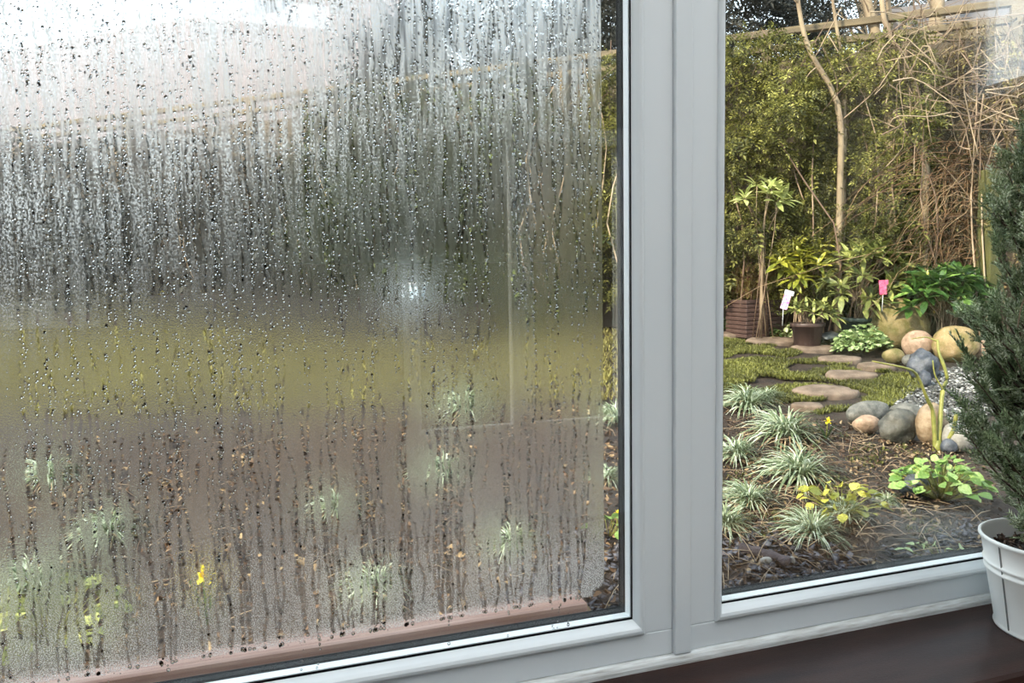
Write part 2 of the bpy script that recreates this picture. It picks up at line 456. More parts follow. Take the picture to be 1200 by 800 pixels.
MT['chips'] = pmat('bark_chips', (0.035, 0.02, 0.013), (0.12, 0.07, 0.045), 5, rough=0.8, island=True, c3=(0.24, 0.15, 0.10))
MT['conifer'] = pmat('blue_green_needles', (0.13, 0.19, 0.075), (0.42, 0.50, 0.27), 26, rough=0.5, island=True, trans=0.3, c3=(0.78, 0.83, 0.62))
MT['con_bark'] = pmat('conifer_bark', (0.05, 0.032, 0.02), (0.10, 0.065, 0.04), 20, rough=0.8)
MT['roof'] = pmat('pinkish_roof_tiles', (0.145, 0.122, 0.122), (0.18, 0.152, 0.152), 3, rough=0.8)
MT['render'] = pmat('grey_render', (0.07, 0.067, 0.066), (0.10, 0.096, 0.095), 2, rough=0.9)
MT['shedroof'] = pmat('dark_felt_roof', (0.07, 0.055, 0.05), (0.12, 0.10, 0.09), 8, rough=0.85)
MT['bluewhite'] = pmat('pale_blue_plastic', (0.55, 0.75, 0.85), (0.85, 0.9, 0.95), 9, rough=0.4)
MT['fabric'] = pmat('chair_fabric', (0.10, 0.10, 0.09), (0.14, 0.14, 0.13), 12, rough=0.9)

# ================================================================== THE ROOM
def wall_holes(name, axis, u0, u1, z0, z1, t0, t1, holes, mat, label):
    us = sorted({u0, u1, *[h[0] for h in holes], *[h[1] for h in holes]})
    zs = sorted({z0, z1, *[h[2] for h in holes], *[h[3] for h in holes]})
    g = Geo()
    for a, b in zip(us[:-1], us[1:]):
        for c, d in zip(zs[:-1], zs[1:]):
            mu, mz = (a+b)/2, (c+d)/2
            if any(h[0] < mu < h[1] and h[2] < mz < h[3] for h in holes): continue
            g.add(*(box(a, b, t0, t1, c, d) if axis == 'x' else box(t0, t1, a, b, c, d)))
    o = obj(name, g.mesh(name, False), mat)
    return tag(o, label, 'wall', kind='structure')
RX0, RX1, RY0, RZ1 = -2.2, 3.0, -2.6, 2.85
wall_holes('wall_front', 'x', RX0, RX1, 0, RZ1, 0.0, 0.16, [(-0.55, 1.90, 0.695, 1.80)], MT['plaster'], 'pale plastered wall around the wide window')
wall_holes('wall_back', 'x', RX0, RX1, 0, RZ1, RY0-0.1, RY0, [(-2.0, 0.37, 1.86, 2.60), (-2.0, -0.72, 1.12, 1.78), (0.60, 1.85, 0.0, 2.05)], MT['back_wall'], 'dark warm painted wall with fanlight and glazed door')
wall_holes('wall_right', 'y', RY0-0.1, 0.16, 0, RZ1, RX1, RX1+0.1, [(-1.64, -0.30, 2.02, 2.70)], MT['plaster'], 'pale plastered wall with a high window')
wall_holes('wall_left', 'y', RY0-0.1, 0.16, 0, RZ1, RX0-0.1, RX0, [], MT['plaster'], 'pale plain plastered wall')
tag(obj('floor', Geo().add(*box(RX0-0.1, RX1+0.1, RY0-0.1, 0.16, -0.06, 0.0)).mesh('floor', False), MT['carpet']), 'brown boarded room floor', 'floor', kind='structure')
SKY = [(-1.3, 0.5), (0.8, 2.6)]                 # two opal rooflights, added to brighten the frames, sill and bucket
us = [RX0-0.1, -1.3, 0.5, 0.8, 2.6, RX1+0.1]
g = Geo()
for a_, b_ in zip(us[:-1], us[1:]):
    if (a_, b_) in SKY:
        g.add(*box(a_, b_, RY0-0.1, -2.05, RZ1, RZ1+0.08)); g.add(*box(a_, b_, -0.35, 0.16, RZ1, RZ1+0.08))
    else:
        g.add(*box(a_, b_, RY0-0.1, 0.16, RZ1, RZ1+0.08))
tag(obj('ceiling', g.mesh('ceiling', False), MT['ceil']), 'plain white room ceiling with two added rooflights', 'ceiling', kind='structure')
for k, (a_, b_) in enumerate(SKY):
    w_ = tag(thing('window_%d' % (6+k), 'added opal rooflight giving fill light over the %s window' % ('fogged' if k == 0 else 'clear'), 'rooflight', (0, 0, 0)), kind='structure')
    boxobj('frame_rail', (a_, b_, -2.05, -1.99, RZ1-0.01, RZ1+0.09), MT['upvc'], w_, 0.004)
    boxobj('frame_rail', (a_, b_, -0.41, -0.35, RZ1-0.01, RZ1+0.09), MT['upvc'], w_, 0.004)
    boxobj('frame_stile', (a_, a_+0.06, -1.99, -0.41, RZ1-0.01, RZ1+0.09), MT['upvc'], w_, 0.004)
    boxobj('frame_stile', (b_-0.06, b_, -1.99, -0.41, RZ1-0.01, RZ1+0.09), MT['upvc'], w_, 0.004)
    obj('opal_fill_pane', Geo().add([(a_+.06, -1.99, RZ1+.05), (b_-.06, -1.99, RZ1+.05), (b_-.06, -0.41, RZ1+.05), (a_+.06, -0.41, RZ1+.05)], [(0, 1, 2, 3)]).mesh('opal_fill_pane', False), MT['opal'], w_)

def plain_window(name, axis, u0, u1, z0, z1, t, label, bars=(), fw=0.06, cat='window', sill=True):
    """white framed opening in one of the other walls"""
    w = tag(thing(name, label, cat, (0, 0, 0)), kind='structure')
    def b(nm, a0, a1, c0, c1, d0, d1, m):
        bx = (a0, a1, d0, d1, c0, c1) if axis == 'x' else (d0, d1, a0, a1, c0, c1)
        return boxobj(nm, bx, m, w, 0.004 if m is MT['upvc'] else 0)
    b('frame_rail', u0, u1, z0, z0+fw, t-0.03, t+0.03, MT['upvc'])
    b('frame_rail', u0, u1, z1-fw, z1, t-0.03, t+0.03, MT['upvc'])
    b('frame_stile', u0, u0+fw, z0+fw, z1-fw, t-0.03, t+0.03, MT['upvc'])
    b('frame_stile', u1-fw, u1, z0+fw, z1-fw, t-0.03, t+0.03, MT['upvc'])
    for c in bars:
        b('frame_stile', c-fw*0.7, c+fw*0.7, z0+fw, z1-fw, t-0.03, t+0.03, MT['upvc'])
    b('glass_pane', u0+fw, u1-fw, z0+fw, z1-fw, t-0.002, t+0.002, MT['glass'])
    if sill and axis == 'x':
        boxobj('window_sill', (u0-0.03, u1+0.03, t+0.03, t+0.12, z0-0.025, z0), MT['upvc'], w, 0.005)
    return w
plain_window('window_3', 'x', -2.0, 0.37, 1.86, 2.60, RY0-0.05, 'long white framed fanlight high in the back wall', bars=(-0.8,))
plain_window('window_4', 'x', -2.0, -0.72, 1.12, 1.78, RY0-0.05, 'small white framed window under the fanlight', fw=0.085)
plain_window('window_5', 'y', -1.64, -0.30, 2.02, 2.70, RX1+0.05, 'high white framed window in the side wall', sill=False)
dr = plain_window('door_1', 'x', 0.60, 1.85, 0.0, 2.05, RY0-0.05, 'white framed glazed double door', bars=(1.22,), fw=0.085, cat='door', sill=False)
boxobj('bottom_panel', (0.685, 1.765, RY0-0.07, RY0-0.03, 0.085, 0.53), MT['upvc'], dr, 0.004)

# the inside sill board with a rounded nose
prof = [(-0.19, 0.672), (-0.194, 0.677), (-0.195, 0.684), (-0.192, 0.691), (-0.186, 0.694), (0.0, 0.694), (0.0, 0.664), (-0.186, 0.664)]
s_ = extrude(prof, 'x', -0.56, 1.95, 'trim_1', MT['sillwood'])
tag(s_, 'dark brown stained wooden window sill under the white frames', 'window sill', kind='structure')

# ------------------------------------------------------------------ the two front windows
ZB, ZT = 0.708, 1.795                          # frame bottom and top
KB = 15.0/21.0                                 # side bead to bottom bead width, for the mitres
def front_window(name, x0, x1, label, st=0.046):
    w = tag(thing(name, label, 'window', (0, 0, 0)), kind='structure')
    # frame members
    for nm, b in (('frame_rail', (x0, x1, 0, 0.07, ZB, 0.745)), ('frame_rail', (x0, x1, 0, 0.07, ZT-0.04, ZT)),
                  ('frame_stile', (x0, x0+st, 0, 0.07, 0.745, ZT-0.04)), ('frame_stile', (x1-st, x1, 0, 0.07, 0.745, ZT-0.04))):
        boxobj(nm, b, MT['upvc'], w, 0.0016)
    a, b_ = x0+st, x1-st
    # ovolo glazing beads: outer foot, rounded nose, step down to the glass
    pb = [(0.0, 0.0), (-0.0035, 0.0012), (-0.0055, 0.004), (-0.0060, 0.0075), (-0.0045, 0.0115), (-0.001, 0.0150), (0.003, 0.0180), (0.0065, 0.0205), (0.0075, 0.021), (0.0080, 0.0)]
    bt = [(y, 0.745+z) for y, z in pb]
    extrude(bt, 'x', a-KB*0.745, b_+KB*0.745, 'glazing_bead', MT['upvc'], w, miter=((0, KB), (0, -KB)), smooth=False)
    tt = [(y, ZT-0.04-z) for y, z in pb][::-1]
    extrude(tt, 'x', a+KB*(ZT-0.04), b_-KB*(ZT-0.04), 'glazing_bead', MT['upvc'], w, miter=((0, -KB), (0, KB)))
    k = 1/KB
    rs = [(b_-z*KB, y) for y, z in pb]
    extrude(rs, 'z', 0.745+b_*k, (ZT-0.04)-b_*k, 'glazing_bead', MT['upvc'], w, miter=((-k, 0), (k, 0)))
    ls = [(a+z*KB, y) for y, z in pb][::-1]
    extrude(ls, 'z', 0.745-a*k, (ZT-0.04)+a*k, 'glazing_bead', MT['upvc'], w, miter=((k, 0), (-k, 0)))
    # inner gasket, spacer bar between the panes, outer seal: each a hollow rectangle
    def ring(nm, ins, t, y0, y1, m):
        xa, xb, za, zb = a+ins[0], b_-ins[0], 0.745+ins[1], ZT-0.04-ins[1]
        g = Geo()
        for q in ((xa-t, xb+t, y0, y1, za-t, za), (xa-t, xb+t, y0, y1, zb, zb+t), (xa-t, xa, y0, y1, za, zb), (xb, xb+t, y0, y1, za, zb)):
            g.add(*box(*q))
        return obj(nm, g.mesh(nm, False), m, w)
    ring('inner_gasket', (0.0165, 0.0235), 0.006, 0.0072, 0.0086, MT['rubber'])
    ring('spacer_bar', (0.0160, 0.0225), 0.008, 0.0132, 0.0282, MT['alu'])
    ring('outer_seal', (0.0165, 0.0235), 0.009, 0.0330, 0.0480, MT['rubber'])
    for nm, y0, y1 in (('inner_pane', 0.0090, 0.0128), ('outer_pane', 0.0285, 0.0325)):
        boxobj(nm, (a+0.005, b_-0.005, y0, y1, 0.752, ZT-0.047), MT['glass'], w)
    return w
win1 = front_window('window_1', -0.55, 0.5377, 'white double glazed window fogged and streaked with condensation')
win2 = front_window('window_2', 0.5657, 1.89, 'clear white double glazed window beside the potted conifer', st=0.0433)
# cover strip between the windows, sealed ledge under both
g = Geo().add(*box(0.5384, 0.5650, -0.007, 0.06, 0.7078, ZT))
tag(bevel(obj('trim_2', g.mesh('trim_2', False), MT['upvc']), 0.002), 'narrow white cover strip between the two windows', 'trim', kind='structure')
prof = [(-0.010, 0.694), (-0.010, 0.700), (-0.008, 0.7045), (-0.003, 0.7072), (0.003, 0.7078), (0.003, 0.694)]
o = extrude(prof, 'x', -0.55, 1.89, 'trim_3', MT['upvc_dirty'])
tag(o, 'grubby white sealant ledge between window frame and sill', 'trim', kind='structure')

# ------------------------------------------------------------------ condensation on the left window
FX0, FX1, FZ0, FZ1 = -0.497, 0.4356, 0.803, 1.745
dx, dz = 0.00145, 0.0021
nx, nz_ = int((FX1-FX0)/dx)+1, int((FZ1-FZ0)/dz)+1
gx = np.linspace(FX0, FX1, nx); gz = np.linspace(FZ0, FZ1, nz_)
clear = np.zeros((nz_, nx)); r2 = np.random.default_rng(23)
drops = []                                     # (x, z, radius, height)
def dashiness(z):
    # share of a run that is wiped clear at height z
    return np.interp(z, [0.80, 0.98, 1.05, 1.20, 1.28, 1.40, 1.75], [0.95, 0.88, 0.62, 0.42, 0.58, 0.75, 0.8])
def run(x, z0, z1, w, seed, strength=1.0, solid=False):
    """one trickle from z0 down to z1"""
    rr = np.random.default_rng(seed)
    zz = np.arange(z0, z1, -0.0017)
    n = len(zz)
    if n < 4: return
    step = rr.normal(0, 0.00034, n)
    k = np.ones(9)/9
    xs = x + np.cumsum(np.convolve(step, k, 'same'))*1.9
    ph = rr.uniform(0, 99)
    gate = np.array([mnoise.noise((ph, z*38.0, seed*0.37)) for z in zz])*0.5+0.5
    gate2 = np.array([mnoise.noise((ph+5, z*150.0, seed*0.11)) for z in zz])
    on = gate < dashiness(zz)*0.95+(1 if solid else 0)
    ww = w*(0.75+0.60*gate2)*np.interp(np.arange(n), [0, 12, n], [0.3, 1, 1.1])
    for xi, zi, wi, oi in zip(xs, zz, ww, on):
        if not oi: continue
        j = (zi-FZ0)/dz; i = (xi-FX0)/dx
        if not (0 <= j < nz_-1): continue
        jj = int(round(j)); hw = max(wi, 0.0006)/dx
        for ii in range(int(i-hw-1), int(i+hw+2)):
            if 0 <= ii < nx:
                c = np.clip(hw+0.5-abs(ii-i), 0, 1)*strength
                if c > clear[jj, ii]: clear[jj, ii] = c
    # beads of water left along it
    for q in range(int(n*0.17)):
        s = rr.integers(0, n)
        drops.append((xs[s]+rr.normal(0, 0.0006), zz[s], rr.uniform(0.0007, 0.0016), 0.85))
    if z1 <= 0.83:
        drops.append((xs[-1], zz[-1]+0.003, 0.0024, 0.8))
# long runs down the lower third
xq = -0.49
sd_ = 1
while xq < 0.43:
    z0 = r2.choice([r2.uniform(0.90, 1.0), r2.uniform(0.98, 1.12), r2.uniform(1.1, 1.35)], p=[0.55, 0.3, 0.15])
    run(xq, z0, r2.choice([0.804, r2.uniform(0.81, 0.88)], p=[0.6, 0.4]), r2.choice([0.0009, 0.0014, 0.0021], p=[0.40, 0.42, 0.18]), sd_, r2.uniform(0.75, 1.0))
    xq += r2.uniform(0.006, 0.017); sd_ += 1
# broken runs through the middle
for k in range(110):
    z0 = r2.uniform(1.06, 1.45)
    run(r2.uniform(-0.49, 0.43), z0, z0-r2.uniform(0.12, 0.42), r2.choice([0.0010, 0.0015, 0.0022]), 500+k, r2.uniform(0.85, 1.0))
# evenly spaced beaded runs from the middle down to the foot of the pane
xq = -0.485
while xq < 0.43:
    run(xq, r2.uniform(1.06, 1.36), r2.choice([0.804, r2.uniform(0.84, 0.98)]), r2.choice([0.0011, 0.0016, 0.0021]), 2000+sd_, 1.0)
    xq += r2.uniform(0.012, 0.030); sd_ += 1
# crowded streaks in the upper third
xq = -0.49
while xq < 0.43:
    z0 = r2.uniform(1.45, 1.76)
    run(xq, z0, z0-r2.uniform(0.12, 0.50), r2.choice([0.0009, 0.0014, 0.0022], p=[0.35, 0.45, 0.2]), 900+sd_, r2.uniform(0.7, 1.0))
    xq += r2.uniform(0.0022, 0.0075); sd_ += 1
# the heavy forked run low on the left, and a few broad ones
for (xa, za, xb) in ((-0.165, 1.05, 0.030), (-0.118, 1.08, -0.016)):
    n0 = len(drops)
    zz = np.arange(za, 0.885, -0.0017)
    for z in zz:
        f = (za-z)/(za-0.885)
        x = xa + xb*f*f + 0.003*math.sin(z*90) + 0.0015*math.sin(z*230+1)
        j = int(round((z-FZ0)/dz)); i = (x-FX0)/dx; hw = (0.0023+0.0008*math.sin(z*300))/dx
        for ii in range(int(i-hw-1), int(i+hw+2)):
            clear[j, ii] = max(clear[j, ii], np.clip(hw+0.5-abs(ii-i), 0, 1))
run(-0.134, 0.886, 0.804, 0.0026, 77, 1.0, True)
for x, z0, z1 in ((0.052, 1.02, 0.81), (0.020, 1.0, 0.81), (0.160, 0.95, 0.805), (0.205, 0.96, 0.805), (-0.05, 0.99, 0.805), (0.098, 0.98, 0.82)):
    run(x, z0, z1, 0.0018, int(x*1000)+3000, 1.0, True)
# softly clear margin at the edges
X, Z = np.meshgrid(gx, gz)
edge = np.minimum(FX1-X, 99)
rcorn = 0.018
cx_, cz_ = FX1-rcorn, FZ0+rcorn+0.012
corner = (X > cx_) & (Z < cz_) & (np.hypot(X-cx_, Z-cz_) > rcorn)
wob = 0.0012*np.sin(X*40)+0.0008*np.sin(X*110+2)
clear[corner | (Z < FZ0+0.004+wob)] = 1.0
# milkiness: thicker low down and near the top
mz = np.interp(Z, [0.80, 0.86, 0.93, 1.02, 1.20, 1.45, 1.75], [0.55, 0.50, 0.26, 0.10, 0.05, 0.06, 0.25])
lf = np.array([[mnoise.noise((x*9, z*9, 7.0)) for x in gx[::8]] for z in gz[::4]])
lf = np.repeat(np.repeat(lf, 4, 0), 8, 1)[:nz_, :nx]
milk = mz*(1+0.3*lf)
zb_ = np.interp(X, [-0.30, 0.0, 0.2, 0.43], [1.24, 1.34, 1.40, 1.44])      # crowded coarse drops start above this
speck = np.interp(Z-zb_, [-0.10, 0.0, 0.08, 0.20], [0.0, 0.30, 1.0, 1.7])+0.05
Y0, Y1 = 0.0131, 0.0135                        # on the cavity side of the inner pane
# free drops: coarse and crowded at the top, sparse in the middle, fine below
nD = 13000
zc = FZ0+(FZ1-FZ0)*r2.random(nD*3); xc = r2.uniform(FX0+0.11, FX1-0.002, nD*3)
dens = np.interp(zc, [0.80, 0.95, 1.05, 1.2, 1.35, 1.5, 1.75], [0.40, 0.25, 0.12, 0.13, 0.55, 1.0, 0.9])
clump = np.array([mnoise.noise((x*160.0, 3.1, z*28.0)) for x, z in zip(xc, zc)])
keep = (r2.random(nD*3) < dens*np.interp(zc, [0.8, 1.2, 1.4], [1, 1, 1.0])) & (clump > np.interp(zc, [1.15, 1.40], [-1.0, 0.0]))
keep = np.where(keep)[0][:nD]
rad = np.exp(r2.normal(-7.12, 0.35, len(keep)))*np.interp(zc[keep], [0.8, 1.2, 1.5], [0.72, 0.8, 1.05])
hh = np.interp(zc[keep], [0.8, 1.3, 1.45, 1.75], [0.55, 0.6, 0.9, 0.95])
D = np.concatenate([np.column_stack([xc[keep], zc[keep], rad, hh]), np.array(drops)])
for x_, z_, r_, h_ in D:                        # a drop gathers the fog it stands on
    i0, j0 = (x_-FX0)/dx, (z_-FZ0)/dz
    for j in range(int(j0-r_/dz), int(j0+r_/dz)+2):
        for i in range(int(i0-r_/dx), int(i0+r_/dx)+2):
            if 0 <= i < nx and 0 <= j < nz_:
                d_ = math.hypot((i-i0)*dx, (j-j0)*dz)
                clear[j, i] = max(clear[j, i], min(1.0, max(0.0, (r_+0.0005-d_)/0.0008)))
V = np.column_stack([X.ravel(), np.full(X.size, Y1), Z.ravel()])
V = np.concatenate([V, [(FX0, Y0, FZ0), (FX1, Y0, FZ0), (FX1, Y0, FZ1), (FX0, Y0, FZ1)]])
ii, jj = np.meshgrid(np.arange(nx-1), np.arange(nz_-1))
a = (jj*nx+ii).ravel()
q2 = np.column_stack([a+nx, a+nx+1, a+1, a])
me = tri_mesh('condensation_film', V, np.concatenate([q2, [[X.size, X.size+1, X.size+2, X.size+3]]]), False)
me.materials.append(MT['film']); me.materials.append(MT['water_face'])
mi = np.zeros(len(q2)+1, np.int32); mi[-1] = 1
me.polygons.foreach_set('material_index', mi)
for nm, arr in (('clear', clear), ('milk', milk), ('speck', speck)):
    at = me.attributes.new(nm, 'FLOAT', 'POINT')
    at.data.foreach_set('value', np.concatenate([arr.ravel(), np.zeros(4)]).astype(np.float32))
film = tag(obj('condensation_film', me, None, win1), 'hazy fog of condensation with trickle marks')
n6 = 6
tv = [(0, 0.75, 0)]+[(0.62*math.cos(2*math.pi*k/n6), 0.58, 0.62*math.sin(2*math.pi*k/n6)) for k in range(n6)] + \
     [(math.cos(2*math.pi*(k+.5)/n6), 0, math.sin(2*math.pi*(k+.5)/n6)) for k in range(n6)]+[(0, 0, 0)]
tf = []
for k in range(n6):
    k2 = (k+1) % n6
    tf += [(0, 1+k2, 1+k), (1+k, 1+k2, 7+k), (1+k2, 7+k2, 7+k), (7+k, 7+k2, 13)]
pos = np.column_stack([D[:, 0], np.full(len(D), Y1+0.00005), D[:, 1]])
el = r2.uniform(0.85, 1.5, len(D))
Vd, Td = scatter(tv, tf, pos, np.tile(np.eye(3), (len(D), 1, 1)), np.column_stack([D[:, 2], D[:, 2]*D[:, 3], D[:, 2]*el]))
tag(obj('water_drops', tri_mesh('water_drops', Vd, Td), MT['water'], film), 'small clear water drops', kind='stuff')

# ================================================================== OUTSIDE
# soil, falling gently towards the house
gxs = np.linspace(-9, 11, 161); gys = np.linspace(0.16, 19, 151)
GX, GY = np.meshgrid(gxs, gys)
GZ = ground_z(GX, GY)-0.012
bump_ = np.array([mnoise.noise((x*2.3, y*2.3, 0.3))*0.018+mnoise.noise((x*9, y*9, 4.0))*0.010 for x, y in zip(GX.ravel(), GY.ravel())])
V = np.column_stack([GX.ravel(), GY.ravel(), GZ.ravel()+bump_])
ii, jj = np.meshgrid(np.arange(160), np.arange(150)); a = (jj*161+ii).ravel()
tag(obj('ground', tri_mesh('ground', V, np.column_stack([a, a+1, a+162, a+161])), MT['soil']), 'dark damp soil of the garden', 'ground', kind='structure')
tag(obj('patio', Geo().add(*box(-6, 8, -8, RY0-0.1, -0.10, -0.04)).mesh('patio', False), MT['step']), 'stone patio behind the room', 'patio', kind='structure')
# board screen added outside the back door to keep bright sky out of reflections
bf = thing('back_sky_screen', 'added dark board screen blocking the sky behind the patio', 'fence', (0, -5.2, -0.04))
me = Geo().add(*box(-0.074, 0.074, -0.01, 0.01, 0, 3.3)).mesh('board', False)
for k in range(56):
    obj('board', me, MT['fence'], bf, (-4.2+k*0.15, 0, 0))
boxobj('rail', (-4.3, 4.2, -5.19, -5.15, 1.7, 1.78), MT['fence'], bf)

# ------------------------------------------------------------------ fence at the end of the garden
fen = thing('garden_fence', 'tall weathered board fence with pale top rails behind the hedge', 'fence', FENCE(0))
fo = np.array(fen.location)
ang = math.atan2(FDIR[1], FDIR[0])
ZF = 3.35
me = Geo().add(*box(-0.074, 0.074, -0.009, 0.009, 0, 1.0)).mesh('board', False)
for k in range(132):
    p = FENCE(-1.6+k*0.142, random.uniform(-0.006, 0.006), -0.04)
    obj('board', me, MT['fence'], fen, p-fo, (0, 0, ang), (1, 1, ZF-0.22+random.uniform(-0.015, 0.015)-p[2]))
for k in range(10):
    p = FENCE(-1.4+k*1.83, 0.06, -0.04)
    me_ = Geo().add(*box(-0.04, 0.04, -0.04, 0.04, 0, ZF-0.02-p[2])).mesh('post', False)
    bevel(obj('post', me_, MT['rail'], fen, p-fo, (0, 0, ang)), 0.006)
for (z, h) in ((ZF-0.02, 0.055), (ZF-0.15, 0.05)):
    p = FENCE(-1.6, 0.05); p[2] = z
    me_ = Geo().add(*box(0, 18.8, -0.03, 0.03, 0, h)).mesh('rail', False)
    bevel(obj('rail', me_, MT['rail'], fen, p-fo, (0, 0, ang)), 0.004)

# ------------------------------------------------------------------ house with a pink roof beyond the fence, shed roof on the right
hs = thing('neighbouring_house', 'grey rendered house with pinkish tiled roof beyond the fence', 'house', FENCE(17, -7))
ho = np.array(hs.location)
def fence_box(name, s0, s1, o0, o1, z0, z1, mat, par, po):
    c = FENCE(s0, 0); P = []
    for s in (s0, s1):
        for o in (o0, o1):
            for z in (z0, z1):
                p = FENCE(s, o); p[2] = z; P.append(p-po)
    f = box(0, 1, 0, 1, 0, 1)[1]
    return obj(name, Geo().add(P, f).mesh(name, False), mat, par)
fence_box('wall', 10.6, 28, -12, -5, 0.9, 4.3, MT['render'], hs, ho)
P = []
for s in (10.0, 28.4):
    for o, z in ((-4.6, 4.25), (-8.5, 8.2), (-12.4, 4.25), (-12.4, 4.1), (-8.5, 8.0), (-4.6, 4.1)):
        p = FENCE(s, o); p[2] = z; P.append(p-ho)
F = [(i, (i+1) % 6, 6+(i+1) % 6, 6+i) for i in range(6)]+[(5, 4, 3, 2, 1, 0), (6, 7, 8, 9, 10, 11)]
obj('roof', Geo().add(P, F).mesh('roof', False), MT['roof'], hs)
for s in (12, 14.5, 17, 19.5):
    w_ = fence_box('window', s, s+1.0, -5.0, -4.96, 2.6, 3.7, MT['upvc'], hs, ho)
    fence_box('pane', s+0.08, s+0.92, -4.97, -4.94, 2.68, 3.62, MT['rubber'], w_, ho)
c_ = fence_box('chimney', 13.5, 14.3, -8.9, -8.1, 7.3, 9.2, MT['render'], hs, ho)
sh = thing('shed', 'dark felted shed roof with pale eave board beyond the fence', 'shed', FENCE(-0.3, -1.4))
so = np.array(sh.location)
fence_box('wall', -0.9, 1.0, -3.0, -0.9, 0.8, 3.45, MT['fence'], sh, so)
P = []
for s in (-1.0, 1.15):
    for o, z in ((-0.55, 3.43), (-1.9, 4.05), (-3.3, 3.43), (-3.3, 3.36), (-1.9, 3.97), (-0.55, 3.36)):
        p = FENCE(s, o); p[2] = z; P.append(p-so)
obj('roof', Geo().add(P, F).mesh('roof', False), MT['shedroof'], sh)
fence_box('eave_board', -1.0, 1.15, -0.56, -0.53, 3.28, 3.40, MT['rail'], sh, so)

# ------------------------------------------------------------------ leaf templates
def leaf_tpl(L=1.0, Wd=0.3, fold=0.08, curl=-0.15):
    """folded, slightly drooping blade along +X; 10 triangles"""
    xs = [0.0, 0.25, 0.55, 0.82, 1.0]; ws = [0.02, 0.75, 1.0, 0.6, 0.0]
    v = []
    for x, w in zip(xs, ws):
        z = curl*x*x*L
        v += [(x*L, 0, z), (x*L, w*Wd/2, z+fold*w*Wd*2), (x*L, -w*Wd/2, z+fold*w*Wd*2)]
    f = []
    for i in range(4):
        a, b = i*3, i*3+3
        f += [(a, b, b+1), (a, b+1, a+1), (a, a+2, b+2), (a, b+2, b)]
    return np.array(v), np.array(f)
def spray_tpl(pairs=5, Ll=0.30, Wl=0.11, tip=True):
    """a twig with leaflets on both sides"""
    v, f = [], []
    def dia(p, d, L, w):
        d = np.array(d)/np.linalg.norm(d); s = np.cross(d, (0, 0, 1)); n = len(v)
        up = np.array([0, 0, 0.03])
        v.extend([p, p+d*L*0.45+s*w/2+up, p+d*L, p+d*L*0.45-s*w/2+up]); f.extend([(n, n+1, n+2), (n, n+2, n+3)])
    for i in range(pairs):
        t = (i+0.6)/(pairs+0.3)
        for sgn in (-1, 1):
            dia(np.array([t, 0, -0.12*t*t]), (0.55, sgn, random.uniform(-0.3, 0.3)), Ll*(1-0.35*t), Wl)
    dia(np.array([0.92, 0, -0.1]), (1, 0, -0.2), Ll, Wl)
    n = len(v)
    v.extend([np.array([0, 0.008, 0]), np.array([0, -0.008, 0]), np.array([1, 0, -0.12])]); f.append((n, n+1, n+2))
    return np.array(v), np.array(f)
SPRAY = [spray_tpl(), spray_tpl(4, 0.36, 0.13), spray_tpl(6, 0.24, 0.085)]

def hedge(name, label, cat, s0, s1, ztop, zbot, out0, out1, n, size, mat, group=None, droop=-0.35, stem_mat='twig', seed=1, tpl=0):
    """leafy mass growing up the fence: foliage and stems"""
    r = np.random.default_rng(seed)
    base = FENCE((s0+s1)/2, (out0+out1)/2)
    t = thing(name, label, cat, base, group)
    s = r.uniform(s0, s1, n); zf = r.random(n)
    edge = np.minimum(1, np.minimum(s-s0, s1-s)/(0.15*(s1-s0)+1e-6))
    top = ztop*(0.80+0.20*edge**0.7)+np.array([mnoise.noise((q*1.7, seed, 0))*0.22 for q in s])
    z = zbot+(top-zbot)*zf
    lump = np.array([mnoise.noise((q*1.9+seed, w*2.1, 0.5)) for q, w in zip(s, z)])
    lump2 = np.array([mnoise.noise((q*6+seed, w*6, 2.5)) for q, w in zip(s, z)])
    outm = out0+(out1-out0)*np.clip(0.55+0.55*lump+0.30*lump2, 0.05, 1.15)*(0.6+0.4*edge)
    o = np.maximum(outm-np.abs(r.normal(0, 0.10, n)), 0.04)
    P = np.array([FENCE(a, b) for a, b in zip(s, o)]); P[:, 2] += z
    D = FNRM[None]*r.uniform(0.1, 1.0, (n, 1))+FDIR[None]*r.normal(0, 0.6, (n, 1)); D[:, 2] = r.normal(droop, 0.45, n)
    parts = []
    idx = r.integers(0, 3, n)
    R = aim_rot(D, r, 0.8); sc = size*np.exp(r.normal(0, 0.25, n))
    for k in range(3):
        m = idx == k
        parts.append(scatter(*SPRAY[k], (P-base)[m], R[m], sc[m]))
    V, T = join(parts)
    tag(obj('foliage', tri_mesh('foliage', V, T, False), MT[mat], t), kind='stuff')
    g = Geo()
    for k in range(max(4, int((s1-s0)*7))):
        a = r.uniform(s0, s1); o_ = r.uniform(out0*0.6, out1*0.9)
        pts = [FENCE(a+r.normal(0, 0.05), o_*0.7, 0.0), FENCE(a+r.normal(0, .12), o_, ztop*0.35), FENCE(a+r.normal(0, .22), o_*r.uniform(.6, 1.1), ztop*0.7), FENCE(a+r.normal(0, .35), o_*r.uniform(.6, 1.2), ztop*r.uniform(0.85, 1.05))]
        g.add(*tube(smooth_path(pts, 9)-base, np.linspace(0.010, 0.003, 9), 4))
    obj('stems', g.mesh('stems'), MT[stem_mat], t)
    return t
hedge('mossy_hedge', 'olive green mossy hedge hanging over the fence beside the pale leaved shrub', 'hedge', 1.75, 3.9, 2.50, 0.30, 0.10, 0.62, 8200, 0.112, 'hedge', seed=3)
hedge('thin_hedge', 'thinner yellow-green hedge around the bare pale trunks', 'hedge', 0.95, 1.95, 2.55, 0.25, 0.08, 0.42, 2900, 0.105, 'hedge', seed=5)
hedge('brown_hedge', 'sparse brownish hedge behind the drooping rusty stems', 'hedge', -0.1, 1.05, 2.5, 0.3, 0.05, 0.26, 1500, 0.12, 'brown_leaf', seed=8)
